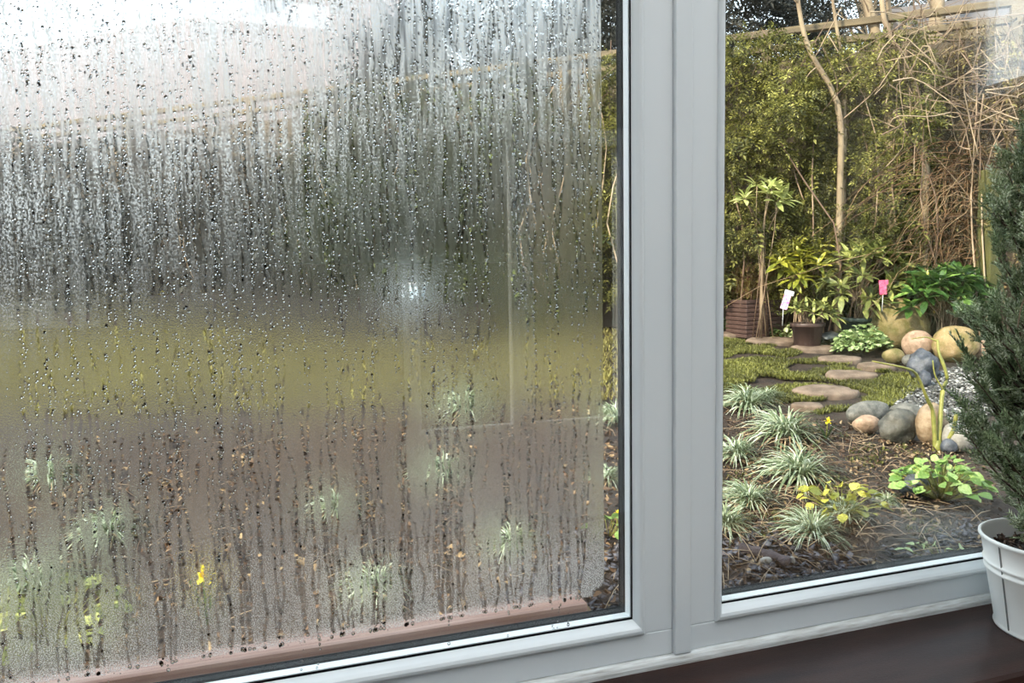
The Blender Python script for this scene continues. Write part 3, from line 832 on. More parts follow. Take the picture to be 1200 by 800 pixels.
hedge('evergreen_hedge', 'dark green hedge along the fence blurred by the fogged glass', 'hedge', 3.8, 6.9, 2.35, 0.02, 0.15, 0.9, 3600, 0.215, 'hedge_dark', seed=11)
hedge('grey_hedge', 'grey-green hedge before the house blurred by the fogged glass', 'hedge', 6.6, 16.8, 2.0, 0.02, 0.2, 0.9, 3600, 0.30, 'grey_green', seed=13)

def crown_tree(name, label, c, rad, n, size, mat, seed, trunk_r=0.09):
    r = np.random.default_rng(seed)
    base = np.array([c[0], c[1], ground_z(c[0], c[1])])
    t = thing(name, label, 'tree', base, 'trees beyond the fence')
    d = r.normal(size=(n, 3)); d /= np.linalg.norm(d, axis=1)[:, None]
    lum = np.array([mnoise.noise((q[0]*2.2+seed, q[1]*2.2, q[2]*2.2)) for q in d])
    P = d*np.array(rad)*(np.cbrt(r.uniform(0.15, 1, n))*(1+0.35*lum))[:, None]+(np.array(c)-base)
    R = aim_rot(d+r.normal(0, 0.5, (n, 3)), r, 1.0); sc = size*np.exp(r.normal(0, 0.25, n))
    V, T = scatter(*SPRAY[0], P, R, sc)
    tag(obj('crown', tri_mesh('crown', V, T, False), MT[mat], t), kind='stuff')
    pts = smooth_path([(0, 0, -0.05), (0.05, 0, (c[2]-base[2])*0.5), (0, 0.05, c[2]-base[2])], 8)
    g = Geo().add(*tube(pts, np.linspace(trunk_r, trunk_r*0.5, 8), 8))
    for k in range(9):
        e = d[k]*np.array(rad)*0.8+(np.array(c)-base)
        g.add(*tube(smooth_path([pts[5], (pts[7]+e)/2+(0, 0, .1), e], 6), np.linspace(0.03, 0.008, 6), 5))
    obj('trunk', g.mesh('trunk'), MT['bark'], t)
    return t
def OVER(s, out, z):
    p = FENCE(s, out); p[2] = z; return p
crown_tree('evergreen_tree', 'dark evergreen tree above the pale fence rails', OVER(3.2, -1.9, 4.3), (1.5, 1.2, 1.0), 3400, 0.22, 'grey_green', 21)
crown_tree('evergreen_tree', 'dark evergreen tree behind the bare pale trunks', OVER(1.0, -4.6, 4.9), (1.3, 1.0, 1.0), 1500, 0.24, 'grey_green', 22)
crown_tree('evergreen_tree', 'dark evergreen tree blurred by the fogged glass', OVER(6.0, -2.2, 3.9), (1.6, 1.2, 0.95), 1600, 0.27, 'grey_green', 23)

# ------------------------------------------------------------------ bare stems in front of the hedge
def stem_tree(name, label, paths, mat='bark', twigs=8, seed=1, group=None):
    r = np.random.default_rng(seed)
    b0 = AT(*paths[0][0][0]); b0[2] = ground_z(b0[0], b0[1])
    t = thing(name, label, 'tree', b0, group)
    for k, (ctrl, r0, r1) in enumerate(paths):
        pts = [AT(*c) for c in ctrl]
        if k == 0:
            f = pts[0].copy(); f[2] = ground_z(f[0], f[1])-0.03; pts = [f]+pts
        pt = smooth_path(pts, 16)-b0
        o = obj('trunk' if k == 0 else 'branch', Geo().add(*tube(pt, np.linspace(r0, r1, 16), 7)).mesh('stem'), MT[mat], t)
        g = Geo()
        for q in range(twigs):
            i = r.integers(5, 15); a = pt[i]; d = r.normal(0, 1, 3)*np.array([1, .6, .8])+np.array([0, 0, 0.6]); d /= np.linalg.norm(d)
            L = r.uniform(0.25, 0.7)
            g.add(*tube(smooth_path([a, a+d*L*0.5+r.normal(0, .04, 3), a+d*L+r.normal(0, .08, 3)], 6), np.linspace(0.006, 0.002, 6), 4))
        if twigs: obj('twigs', g.mesh('twigs'), MT['twig'], o)
    return t
stem_tree('bare_tree', 'bare tree with thick pale trunk leaning out of the hedge', [
    ([(1043, 300, 6.05), (1041, 125, 6.05), (1032, 60, 6.1), (1015, 0, 6.15), (1000, -90, 6.2)], 0.050, 0.038),
    ([(1041, 110, 6.06), (1045, 50, 6.15), (1038, -20, 6.2), (1030, -100, 6.3)], 0.028, 0.015)], seed=31)
stem_tree('bare_tree', 'slanting bare stem rising across the thin hedge', [
    ([(1085, 200, 5.85), (1073, 102, 5.9), (1056, 65, 5.95), (1036, 22, 6.0), (1030, -60, 6.1)], 0.030, 0.018)], seed=32)
stem_tree('bare_tree', 'slender curved bare stem arching over the mossy hedge', [
    ([(984, 240, 6.0), (985, 142, 5.95), (972, 100, 5.95), (950, 62, 5.95), (938, 20, 6.0), (928, -60, 6.1)], 0.028, 0.016)], seed=33)
stem_tree('bare_tree', 'thin straight bare stem above the mossy hedge', [
    ([(990, 160, 6.05), (987, 75, 6.05), (980, 30, 6.05), (973, -20, 6.05), (966, -80, 6.1)], 0.018, 0.010)], seed=34, twigs=5)
stem_tree('bare_tree', 'pale broad bare trunk beneath the shed eave', [
    ([(1094, 160, 6.3), (1095, 60, 6.3), (1099, 0, 6.3), (1103, -90, 6.35)], 0.062, 0.055)], seed=35, twigs=10)
# tangle of bare branches on the right
r = np.random.default_rng(41)
bs = AT(1140, 300, 5.7); bs[2] = ground_z(bs[0], bs[1])
tb = thing('bare_shrub', 'tangle of thin curling bare branches under the shed eave', 'shrub', bs)
g = Geo()
for k in range(95):
    px, py = r.uniform(1050, 1215), r.uniform(5, 175)
    a = AT(px, py, r.uniform(5.4, 6.0)); L = r.uniform(0.3, 0.9)
    d = np.array([r.normal(0, 0.8), r.normal(0, 0.4), r.normal(0.35, 0.6)]); d /= np.linalg.norm(d)
    q = [a-d*L*0.5, a+r.normal(0, 0.07, 3), a+d*L*0.4+r.normal(0, .12, 3), a+d*L*0.7+r.normal(0, .2, 3)]
    g.add(*tube(smooth_path(q, 9)-bs, np.linspace(r.uniform(0.003, 0.006), 0.0015, 9), 4))
for k in range(7):
    a = r.uniform(1080, 1190)
    q = [bs+r.normal(0, 0.15, 3)*(1, 1, 0), AT(a, 260, 5.7), AT(a+r.normal(0, 25), 190, 5.75), AT(a+r.normal(0, 35), 110, 5.75), AT(a+r.normal(0, 45), 20, 5.8)]
    g.add(*tube(smooth_path(q, 10)-bs, np.linspace(0.007, 0.003, 10), 5))
tag(obj('branches', g.mesh('branches'), MT['twig'], tb), kind='stuff')
# drooping rusty stems
bs = AT(1125, 330, 5.6); bs[2] = ground_z(bs[0], bs[1])
tb = thing('dead_fern', 'drooping mass of rusty brown dead stems beside the green post', 'shrub', bs)
g = Geo()
for k in range(430):
    px, py = r.normal(1124, 25), r.uniform(165, 310)
    a = AT(px, py, r.uniform(5.72, 5.98)); L = r.uniform(0.22, 0.62); sx = r.normal(0, 1.1)
    pts = []
    for t in np.linspace(0, 1, 7):
        pts.append(a+np.array([sx*t*L, -0.25*t*L*r.uniform(.3, 1), L*(0.18*math.sin(t*2.2)-0.85*t*t)])+r.normal(0, 0.008, 3))
    pts = np.array(pts); pts[:, 2] = np.maximum(pts[:, 2], bs[2]+0.02)
    g.add(*tube(pts-bs, np.linspace(0.0036, 0.0014, 7), 3))
tag(obj('stems', g.mesh('stems'), MT['rust_twig'], tb), kind='stuff')
p = AT(1159, 300, 5.75); zg = ground_z(p[0], p[1]); zt = AT(1159, 200, 5.75)[2]
tag(boxobj('wooden_post', (p[0]-0.065, p[0]+0.065, p[1]-0.065, p[1]+0.065, zg-0.03, zt), MT['algae_post'], None, 0.01), 'green algae covered wooden post beside the rusty stems', 'post')

# ------------------------------------------------------------------ shrubs with leaves one can pick out
LEAF = {}
def leaf_mesh(key, mat, **kw):
    if (key, mat) not in LEAF:
        v, f = leaf_tpl(**kw)
        me = tri_mesh('leaf', v, f); me.materials.append(MT[mat]); LEAF[(key, mat)] = me
    return LEAF[(key, mat)]
def place(o, pos, R, sc):
    m = Matrix([[*map(float, R[0])], [*map(float, R[1])], [*map(float, R[2])]]).to_4x4()
    o.matrix_basis = Matrix.Translation(Vector([float(c) for c in pos])) @ m @ Matrix.Scale(float(sc), 4)
def rosette_shrub(name, label, cat, base, cen, rad, nros, L, mat, seed, whorl=7, buds=0.5, width=0.30, elev=(0.1, 0.9), lmax=300, group=None, low=-0.35):
    r = np.random.default_rng(seed)
    base = np.array(base); t = thing(name, label, cat, base, group)
    me = leaf_mesh(('w', width), mat, Wd=width, curl=-0.22)
    C_ = np.array(cen)-base
    g = Geo(); cnt = 0
    gb = Geo()
    for k in range(nros):
        d = r.normal(size=3); d /= np.linalg.norm(d)
        d[2] = low+(1-low)*abs(d[2]) if d[2] < low else d[2]
        if d[1] > 0.3: d[1] *= -1                    # most shoots lean to the open side
        p = C_+d*np.array(rad)*r.uniform(0.72, 1.0)
        g.add(*tube(smooth_path([(r.normal(0, .05), r.normal(0, .03), 0.0), C_*0.45+p*0.25+r.normal(0, .03, 3), p], 6), np.linspace(0.0045, 0.003, 6), 4))
        ax = d*0.6+np.array([0, -0.15, 0.75]); ax /= np.linalg.norm(ax)
        u, w = frames(ax); a0 = r.uniform(0, 6.28)
        for q in range(whorl):
            if cnt >= lmax: break
            a = a0+q*2*math.pi/whorl+r.normal(0, .12)
            e = r.uniform(*elev)
            dd = (math.cos(a)*u+math.sin(a)*w)*math.cos(e)+ax*math.sin(e)
            R = aim_rot(dd[None], r, 0.35)[0]
            o = obj('leaf', me, None, t); place(o, p+dd*0.008, R, L*r.uniform(0.75, 1.15)); cnt += 1
        if r.random() < buds:
            pr = [(0.0, 0), (0.008, 0.006), (0.010, 0.016), (0.006, 0.028), (0.0, 0.036)]
            bv, bf = lathe(pr, 6); gb.add(np.array(bv)*1.2+p+ax*0.01, bf)
    obj('stems', g.mesh('stems'), MT['twig'], t)
    if gb.n: obj('flower_buds', gb.mesh('flower_buds'), MT['bud'], t)
    return t
def on_soil(p):
    q = np.array(p); q[2] = ground_z(q[0], q[1]); return q
c = AT(941, 318, 6.2)
rosette_shrub('rhododendron', 'yellow-green rhododendron covered in pale buds behind the brown pot', 'shrub', on_soil(c), c, (0.36, 0.26, 0.26), 42, 0.140, 'rh_yel', 51, buds=0.75)
c3 = AT(1012, 326, 6.0)
# pots
def plant_pot(name, label, p, r0, r1, h, mat, lip=0.012):
    t = thing(name, label, 'plant pot', p)
    pr = [(0.0, 0.004), (r0-0.004, 0.0), (r0, 0.004), (r1-0.004, h-0.03), (r1+lip-0.003, h-0.03), (r1+lip, h-0.026), (r1+lip, h-0.003), (r1+lip-0.004, h), (r1-0.003, h), (r1-0.006, h-0.04), (0.0, h-0.045)]
    obj('pot', Geo().add(*lathe(pr, 32)).mesh('pot'), mat, t)
    sp_ = [(0.0, h-0.030), (r1*0.6, h-0.032), (r1-0.006, h-0.036)]
    obj('compost', Geo().add(*lathe(sp_, 24)).mesh('compost'), MT['soil'], t)
    return t
pg = on_soil(AT(1008, 392, 6.02)); plant_pot('plant_pot', 'dark green plastic pot holding the shrub with a red tag', pg, 0.125, 0.150, 0.22, MT['pot_green'])
rosette_shrub('rhododendron', 'olive rhododendron with a red tag growing in the green pot', 'shrub', pg+(0, 0, 0.185), c3, (0.42, 0.28, 0.30), 42, 0.150, 'rh_olive', 52, buds=0.35, low=-0.8)
pb_ = on_soil(AT(946, 398, 5.92)); plant_pot('plant_pot', 'brown plastic pot holding the small rhododendron', pb_, 0.095, 0.122, 0.20, MT['pot_brown'])
rosette_shrub('rhododendron', 'small low rhododendron with narrow leaves in the brown pot', 'shrub', pb_+(0, 0, 0.165), pb_+(0, -0.02, 0.26), (0.20, 0.18, 0.08), 12, 0.12, 'rh_olive', 53, buds=0.3, width=0.22, whorl=8)
c = AT(1108, 349, 5.70)
rosette_shrub('laurel', 'glossy dark green laurel behind the boulders', 'shrub', on_soil(c), c, (0.37, 0.16, 0.24), 48, 0.145, 'rh_green', 54, buds=0.15, width=0.38, whorl=6)
c = AT(893, 236, 6.05)
rosette_shrub('pieris', 'leggy shrub with pale cream-green leaves before the mossy hedge', 'shrub', on_soil(AT(893, 390, 6.2)), c, (0.24, 0.15, 0.15), 11, 0.13, 'pale_leaf', 55, buds=0, width=0.30, whorl=6)
# black planter box with rusty heather
p = on_soil(AT(884, 380, 6.42))
tp = thing('planter_box', 'dark brown woven planter box beside the yellow-green rhododendron', 'planter', p)
for k in range(9):
    me = Geo().add(*box(-0.19, 0.19, -0.15, 0.15, 0, 0.032)).mesh('woven_band', False)
    bevel(obj('woven_band', me, MT['planter'], tp, (0, 0, k*0.036), None, (1-0.012*(k % 2), 1-0.012*(k % 2), 1)), 0.006)
n = 700
P = np.column_stack([r.uniform(-0.2, 0.2, n), r.uniform(-0.16, 0.16, n), r.uniform(0, 0.24, n)])
V, T = scatter(*SPRAY[2], P, aim_rot(np.column_stack([r.normal(0, .5, n), r.normal(-.2, .5, n), np.ones(n)]), r), r.uniform(0.05, 0.10, n))
th = thing('heather', 'rusty and olive heather growing in the woven planter', 'plant', p+(0, 0, 0.325))
tag(obj('foliage', tri_mesh('foliage', V, T, False), MT['heather'], th), kind='stuff')
g = Geo()
for k in range(26):
    x, y = r.uniform(-0.17, 0.17), r.uniform(-0.12, 0.12)
    g.add(*tube(smooth_path([(x, y, -0.02), (x*1.1, y, 0.3), (x*1.5+r.normal(0, .08), y, r.uniform(.5, .8))], 6), np.linspace(0.005, 0.002, 6), 4))
obj('stems', g.mesh('stems'), MT['rust_twig'], th)
# crumpled sheet between the pots
g = Geo(); V = []
for j in range(9):
    for i in range(13):
        x, y = (i/12-0.5)*0.34, (j/8-0.5)*0.22
        V.append((x, y, 0.11+0.05*mnoise.noise((x*9, y*9, 1))-0.9*x*x-2.2*y*y))
F9 = [(j*13+i, j*13+i+1, (j+1)*13+i+1, (j+1)*13+i) for j in range(8) for i in range(12)]
o = obj('plastic_sheet', Geo().add(V, F9).mesh('plastic_sheet'), MT['bag'], None, on_soil(AT(978, 395, 5.98)))
sm = o.modifiers.new('thickness', 'SOLIDIFY'); sm.thickness = 0.004
tag(o, 'crumpled grey plastic sheet between the two pots', 'sheet')
# tags
def plant_tag(label, p, w, h, ry, m, cap=None):
    t = thing('plant_tag', label, 'plant tag', p)
    o = obj('card', Geo().add(*box(-w/2, w/2, -0.0012, 0.0012, 0, h)).mesh('card', False), m, t, (0, 0, 0), (0, ry, -0.3))
    if cap:
        obj('loop', Geo().add(*box(-w*0.55, w*0.75, -0.002, 0.002, h, h+0.035)).mesh('loop', False), cap, t, (0, 0, 0), (0, ry, -0.3))
    obj('stake', Geo().add(*tube([(0, 0.002, 0), (-0.004, 0.004, -0.13)], 0.002, 5)).mesh('stake'), MT['whitecard'], t)
plant_tag('pink and white plant tag on the small potted rhododendron', AT(918, 362, 5.74), 0.055, 0.115, 0.30, MT['pinktag'], MT['whitecard'])
plant_tag('bright red plant tag hanging on the olive rhododendron', AT(1035, 345, 5.66), 0.055, 0.075, -0.05, MT['redtag'], MT['redtag'])

# ------------------------------------------------------------------ stones
def rock_mesh(seed, rad, flat=0.0, rough=0.12):
    import bmesh
    bm = bmesh.new(); bmesh.ops.create_icosphere(bm, subdivisions=4 if max(rad) > 0.1 else 3, radius=1.0)
    for v in bm.verts:
        n = v.co.normalized()
        k = 1+rough*mnoise.noise(n*1.1+Vector((seed*3.1, 0, 0)))+rough*0.45*mnoise.noise(n*2.7+Vector((seed, 5, 0)))+rough*0.08*mnoise.noise(n*9)
        v.co = n*k
        if flat: v.co.z = math.copysign(abs(v.co.z)**(1+flat), v.co.z) if abs(v.co.z) < 1 else v.co.z
        v.co.x *= rad[0]; v.co.y *= rad[1]; v.co.z *= rad[2]
    me = bpy.data.meshes.new('rock'); bm.to_mesh(me); bm.free()
    me.polygons.foreach_set('use_smooth', [True]*len(me.polygons))
    return me
ROCKC = {'mossy': pmat('mossy_boulder', (0.12, 0.105, 0.030), (0.27, 0.20, 0.10), 15, rough=0.85, bump=0.7, bscale=45, c3=(0.42, 0.33, 0.22), detail=9),
         'pink': pmat('pinkish_stone', (0.22, 0.145, 0.095), (0.40, 0.27, 0.19), 30, rough=0.8, bump=0.5, bscale=60, c3=(0.50, 0.40, 0.31), detail=9),
         'olive': pmat('olive_stone', (0.14, 0.115, 0.03), (0.34, 0.235, 0.12), 15, rough=0.8, bump=0.6, bscale=50, c3=(0.46, 0.36, 0.24), detail=9),
         'slate': pmat('blue_grey_stone', (0.03, 0.034, 0.045), (0.10, 0.105, 0.125), 30, rough=0.55, bump=0.7, bscale=40, detail=9),
         'grey': pmat('grey_stone', (0.07, 0.068, 0.06), (0.17, 0.16, 0.14), 35, rough=0.65, bump=0.5, bscale=60, detail=9),
         'dark': pmat('dark_grey_stone', (0.04, 0.038, 0.034), (0.13, 0.12, 0.10), 26, rough=0.6, bump=0.6, bscale=50, c3=(0.22, 0.20, 0.17), detail=9),
         'tan': pmat('tan_stone', (0.19, 0.115, 0.06), (0.32, 0.235, 0.155), 26, rough=0.75, bump=0.5, bscale=60, c3=(0.46, 0.36, 0.26), detail=9),
         'pale': pmat('pale_stone', (0.22, 0.20, 0.18), (0.33, 0.31, 0.28), 35, rough=0.75, bump=0.4, bscale=70, detail=9)}
def rock(label, x0, x1, y0, y1, mat, seed, name='rock', depth=0.85, rot=0.0, rough=0.12, tilt=0.0, sink=0.12, group=None):
    """a stone seen between these edges, resting on the soil"""
    cx = (x0+x1)/2
    p = G(cx, y1-2); D = (p-CAM) @ FWD
    D += (x1-x0)/FPX*D*0.5*depth*0.6
    w = (x1-x0)/FPX*D/2; h = (y1-y0)/FPX*D/2*1.06
    me = rock_mesh(seed, (w, w*depth, h*(1+sink)), rough=rough)
    p = p+np.array([FH[0], FH[1], 0])*w*depth*0.6
    p[2] = ground_z(p[0], p[1])
    me.transform(Matrix.Translation((0, 0, h*(1-sink))))
    o = obj(name, me, ROCKC[mat], None, p, (0, tilt, rot))
    return tag(o, label, 'boulder' if w > 0.13 else 'rock', group)
rock('large round mossy boulder in front of the laurel', 1030, 1094, 358, 413, 'mossy', 1, 'boulder', rot=-0.3, rough=0.10)
rock('small round pinkish stone between the two big boulders', 1063, 1098, 392, 421, 'pink', 2, rot=-0.3, rough=0.08)
rock('olive yellow rounded boulder beside the conifer', 1101, 1151, 388, 426, 'olive', 3, 'boulder', rot=-0.3, rough=0.10)
rock('low pink stone half hidden by the conifer', 1146, 1176, 402, 425, 'pink', 4, rot=-0.3)
rock('blue-grey angular stone below the pinkish round stone', 1068, 1106, 416, 447, 'slate', 5, rough=0.3, rot=0.4)
rock('small blue-grey stone on the gravel edge', 1078, 1094, 438, 456, 'slate', 6, rough=0.25)
rock('small low mossy stone beside the pale green clump', 1037, 1063, 412, 428, 'mossy', 7)
rock('small grey pebble beside the angular blue-grey stone', 1059, 1076, 419, 431, 'grey', 8)
rock('long smooth grey stone lying on the pink stone', 992, 1050, 475, 499, 'grey', 9, depth=0.5, tilt=-0.10, rough=0.10)
rock('low pale pink stone under the long grey stone', 1000, 1035, 491, 510, 'pink', 10, depth=0.6)
rock('dark grey wedge shaped stone touching the tan stone', 1031, 1082, 486, 521, 'dark', 11, depth=0.55, tilt=0.12, rough=0.22)
rock('round tan stone behind the green stemmed shrub', 1077, 1116, 480, 523, 'tan', 12, rough=0.08, depth=0.8)
rock('small blue-grey pebble at the foot of the green stems', 1105, 1125, 518, 534, 'slate', 13)
rock('flat pale grey slab beside the tan stone', 1108, 1150, 503, 532, 'pale', 14, depth=0.9)
rock('flat grey stone on the gravel behind the tan stone', 1048, 1086, 478, 496, 'grey', 15, depth=0.9)
rock('dark slate lump under the fresh green leaves', 1058, 1090, 562, 584, 'slate', 16, rough=0.3)
rock('tiny white pebble at the end of the rotten log', 924, 933, 655, 664, 'pale', 17, 'pebble')
rock('small flat pale pebble beside the rotten log', 889, 907, 656, 664, 'pale', 18, 'pebble', depth=0.5)

def slab(label, px, py, wpx, seed, group='stepping stones', asp=0.40):
    p = G(px, py); D = (p-CAM) @ FWD; w = wpx/FPX*D/2
    r_ = np.random.default_rng(seed); n = 18
    V = []
    for ring, (k, z) in enumerate(((1.0, -0.02), (1.0, 0.018), (0.94, 0.028), (0.5, 0.030))):
        for i in range(n):
            a = 2*math.pi*i/n
            q = k*(1+0.34*mnoise.noise((math.cos(a)*1.3+seed, math.sin(a)*1.3, seed*.7)))
            V.append((w*q*math.cos(a), w*asp*1.6*q*math.sin(a), z+0.004*mnoise.noise((a*3, k*4, seed))))
    V.append((0, 0, 0.030))
    F = [(b*n+i, b*n+(i+1) % n, (b+1)*n+(i+1) % n, (b+1)*n+i) for b in range(3) for i in range(n)]
    F += [(3*n+i, 3*n+(i+1) % n, 4*n) for i in range(n)]
    o = obj('stepping_stone', Geo().add(V, F).mesh('stepping_stone'), MT['step'], None, p, (0.0, 0, -YAW))
    o.rotation_euler = (math.radians(6.5), 0, -YAW)
    return tag(o, label, 'stepping stone', group)
slab('pinkish stepping stone at the edge of the ivy', 856, 394, 36, 1)
slab('long pinkish stepping stone in front of the ivy', 904, 401, 54, 2)
slab('brown stepping stone in front of the brown pot', 956, 410, 48, 3)
slab('brown stepping stone below the pale green clump', 983, 423, 46, 4)
slab('broad brown stepping stone amid the moss', 995, 442, 58, 5)
slab('broad brown stepping stone edged by grass before the sedges', 968, 461, 68, 6)
slab('mossy stepping stone beside the small mossy stone', 1026, 431, 42, 7)
slab('half buried stepping stone behind the yellow flower', 948, 479, 34, 8)

# ------------------------------------------------------------------ gravel, slate, litter, moss
def poly_px(pts): return [G(*p) for p in pts]
def chip_tpl(fl=0.45, seed=1):
    r_ = np.random.default_rng(seed)
    v = np.array([(1, 0, 0), (-1, 0, 0), (0, 0.8, 0), (0, -0.8, 0), (0, 0, fl), (0, 0, -fl)])+r_.normal(0, 0.12, (6, 3))
    f = [(0, 2, 4), (2, 1, 4), (1, 3, 4), (3, 0, 4), (2, 0, 5), (1, 2, 5), (3, 1, 5), (0, 3, 5)]
    return v, np.array(f)
P = fill_poly(poly_px([(1045, 470), (1070, 448), (1110, 432), (1175, 425), (1190, 470), (1130, 500), (1085, 488), (1055, 482)]), 3200)
V, T = scatter(*chip_tpl(0.5), P+np.array([0, 0, 0.006]), aim_rot(np.column_stack([rng.normal(size=(3200, 2)), rng.normal(0, .15, 3200)]), rng, 0.2), rng.uniform(0.007, 0.018, 3200))
tag(obj('gravel', tri_mesh('gravel', V, T, False), MT['gravel']), 'pale grey gravel patch between the boulders', 'gravel', kind='stuff')
soil_poly = poly_px([(846, 470), (940, 490), (1040, 500), (1150, 530), (1190, 640), (1150, 690), (840, 725), (560, 760), (180, 820), (-200, 800), (-200, 560), (300, 500), (700, 480)])
P = fill_poly(poly_px([(840, 600), (900, 610), (960, 640), (1060, 640), (1150, 600), (1190, 640), (1150, 690), (840, 725), (560, 760), (560, 640)]), 1700)
V, T = scatter(*chip_tpl(0.22, 3), P+np.array([0, 0, 0.006]), aim_rot(np.column_stack([rng.normal(size=(1700, 2)), rng.normal(0, .3, 1700)]), rng, 0.3), rng.uniform(0.007, 0.024, 1700))
tag(obj('slate_chippings', tri_mesh('slate_chippings', V, T, False), MT['slate']), 'dark purple-grey slate chippings on the soil near the window', 'chippings', kind='stuff')
v, f = leaf_tpl(1.0, 0.55, 0.25, -0.35)
def litter(name, label, poly, n, lo, hi, mat):
    P = fill_poly(poly, n)
    V, T = scatter(v, f, P+np.array([0, 0, 0.010]), aim_rot(np.column_stack([rng.normal(size=(n, 2)), rng.normal(0.1, .4, n)]), rng), rng.uniform(lo, hi, n))
    tag(obj(name, tri_mesh(name, V, T, False), MT[mat]), label, 'leaf litter', kind='stuff')
litter('leaf_litter', 'brown dead leaf litter over the bed behind the fogged window', poly_px([(835, 480), (835, 725), (560, 760), (180, 820), (-200, 800), (-200, 540), (300, 498), (700, 478)]), 9000, 0.012, 0.036, 'litter')
litter('leaf_litter', 'dark dead leaf litter between the sedges and stones', poly_px([(835, 470), (940, 490), (1040, 503), (1150, 530), (1190, 640), (1150, 690), (835, 725)]), 4200, 0.008, 0.026, 'litter_dark')
g = Geo()
for p in np.concatenate([fill_poly(soil_poly, 700), fill_poly(poly_px([(835, 500), (1040, 520), (1180, 640), (1150, 690), (835, 725)]), 420)]):
    a = random.uniform(0, 6.28); L = random.uniform(0.04, 0.16); d = np.array([math.cos(a), math.sin(a), random.uniform(-0.05, 0.45)])*L
    g.add(*tube([p+(0, 0, .012), p+d*0.5+(0, 0, 0.012+random.uniform(0, .01)), p+d+(0, 0, .008)], (0.0017, 0.0014, 0.0008), 3))
tag(obj('dry_twigs', g.mesh('dry_twigs'), MT['twig']), 'thin dry twigs and stalks scattered over the soil', 'twigs', kind='stuff')
# moss and grass
def tuft_tpl(nb, seed, h=1.0, w=0.16, lean=0.7):
    r_ = np.random.default_rng(seed); v, f = [], []
    for k in range(nb):
        a = r_.uniform(0, 6.28); c_, s_ = math.cos(a), math.sin(a); l = r_.uniform(0.2, lean); hh_ = h*r_.uniform(0.6, 1); b = r_.uniform(-0.2, 0.2, 2)
        i = len(v)
        x, y = b[0]+c_*l, b[1]+s_*l; m_ = 0.35
        v += [(b[0]+c_*l*m_-s_*w/2, b[1]+s_*l*m_+c_*w/2, hh_*0.5), (b[0]+c_*l*m_+s_*w/2, b[1]+s_*l*m_-c_*w/2, hh_*0.5), (x, y, hh_*0.9), (b[0], b[1], 0)]
        f += [(i, i+1, i+2), (i+3, i+1, i)]
    return np.array(v), np.array(f)
def zrot(n):
    a = rng.uniform(0, 6.28, n); R = np.zeros((n, 3, 3)); R[:, 0, 0] = np.cos(a); R[:, 0, 1] = -np.sin(a); R[:, 1, 0] = np.sin(a); R[:, 1, 1] = np.cos(a); R[:, 2, 2] = 1
    return R
def grass(name, label, poly, n, h, mat, seed, thr=-0.25):
    P = fill_poly(poly, n)
    k = np.array([mnoise.noise((p[0]*4, p[1]*4, seed)) for p in P]) > thr
    # keep the stepping stones bare
    for o in S.objects:
        if o.name.startswith('stepping_stone'):
            rr = max(v.co.x for v in o.data.vertices)
            c_ = np.array(o.location); d = P-c_
            ca, sa = math.cos(-YAW), math.sin(-YAW)
            u = (d[:, 0]*ca+d[:, 1]*sa)/(rr*1.02); w = (-d[:, 0]*sa+d[:, 1]*ca)/(rr*0.62)
            k &= u*u+w*w > 1
    P = P[k]
    V, T = scatter(*tuft_tpl(6, seed), P-np.array([0, 0, 0.01]), zrot(len(P)), h*rng.uniform(0.6, 1.3, len(P)))
    return tag(obj(name, tri_mesh(name, V, T, False), MT[mat]), label, 'grass', kind='stuff')
grass('mossy_lawn', 'short mossy lawn between the stepping stones', poly_px([(835, 395), (900, 403), (960, 418), (1010, 430), (1065, 437), (1082, 452), (1045, 475), (1000, 480), (960, 485), (930, 474), (835, 462)]), 20000, 0.036, 'moss', 3, -0.10)
grass('moss_patches', 'sparse low moss and seedlings over the soil bed', poly_px([(940, 500), (1040, 512), (1090, 535), (1060, 590), (1150, 640), (1120, 670), (1000, 640), (960, 560), (900, 640), (846, 560), (900, 530)]), 1700, 0.022, 'moss', 9, 0.05)
grass('lawn', 'olive brown lawn blurred by the fogged glass', poly_px([(-300, 388), (300, 384), (835, 388), (835, 462), (700, 470), (400, 480), (-300, 500)]), 12000, 0.055, 'dull_lawn', 4, -0.6)

# ------------------------------------------------------------------ sedge clumps
def sedge_mesh(seed, nb=270):
    r_ = np.random.default_rng(seed); Vs, Fs = [], []
    n = 0
    for k in range(nb):
        a = r_.uniform(0, 6.28); L = r_.uniform(0.6, 1.15); w = r_.uniform(0.014, 0.025); up = r_.uniform(0.45, 1.42)
        c_, s_ = math.cos(a), math.sin(a); b = r_.uniform(-0.10, 0.10, 2); tw = r_.normal(0, .15)
        for i in range(6):
            t = i/5
            rad_ = L*(math.cos(up)*t+0.35*t*t); z = L*(math.sin(up)*t-0.62*t*t*t*(1.25-0.4*up))
            ww = w*(1-t**3)*(0.6+0.4*min(1, t*4))
            x, y = b[0]+c_*rad_-s_*tw*t, b[1]+s_*rad_+c_*tw*t
            Vs += [(x-s_*ww, y+c_*ww, z), (x+s_*ww, y-c_*ww, z+ww*0.5)]
        for i in range(5):
            q = n+i*2; Fs += [(q, q+1, q+3, q+2)]
        n += 12
    return np.array(Vs), Fs
SM, SD = [], []
for k in range(4):
    v, f = sedge_mesh(60+k); SM.append(Geo().add(v, f).mesh('blades', False)); SM[-1].materials.append(MT['sedge'])
    v, f = sedge_mesh(80+k, 22); v[:, 2] *= 0.55; SD.append(Geo().add(v, f).mesh('dead_blades', False)); SD[-1].materials.append(MT['sedge_dry'])
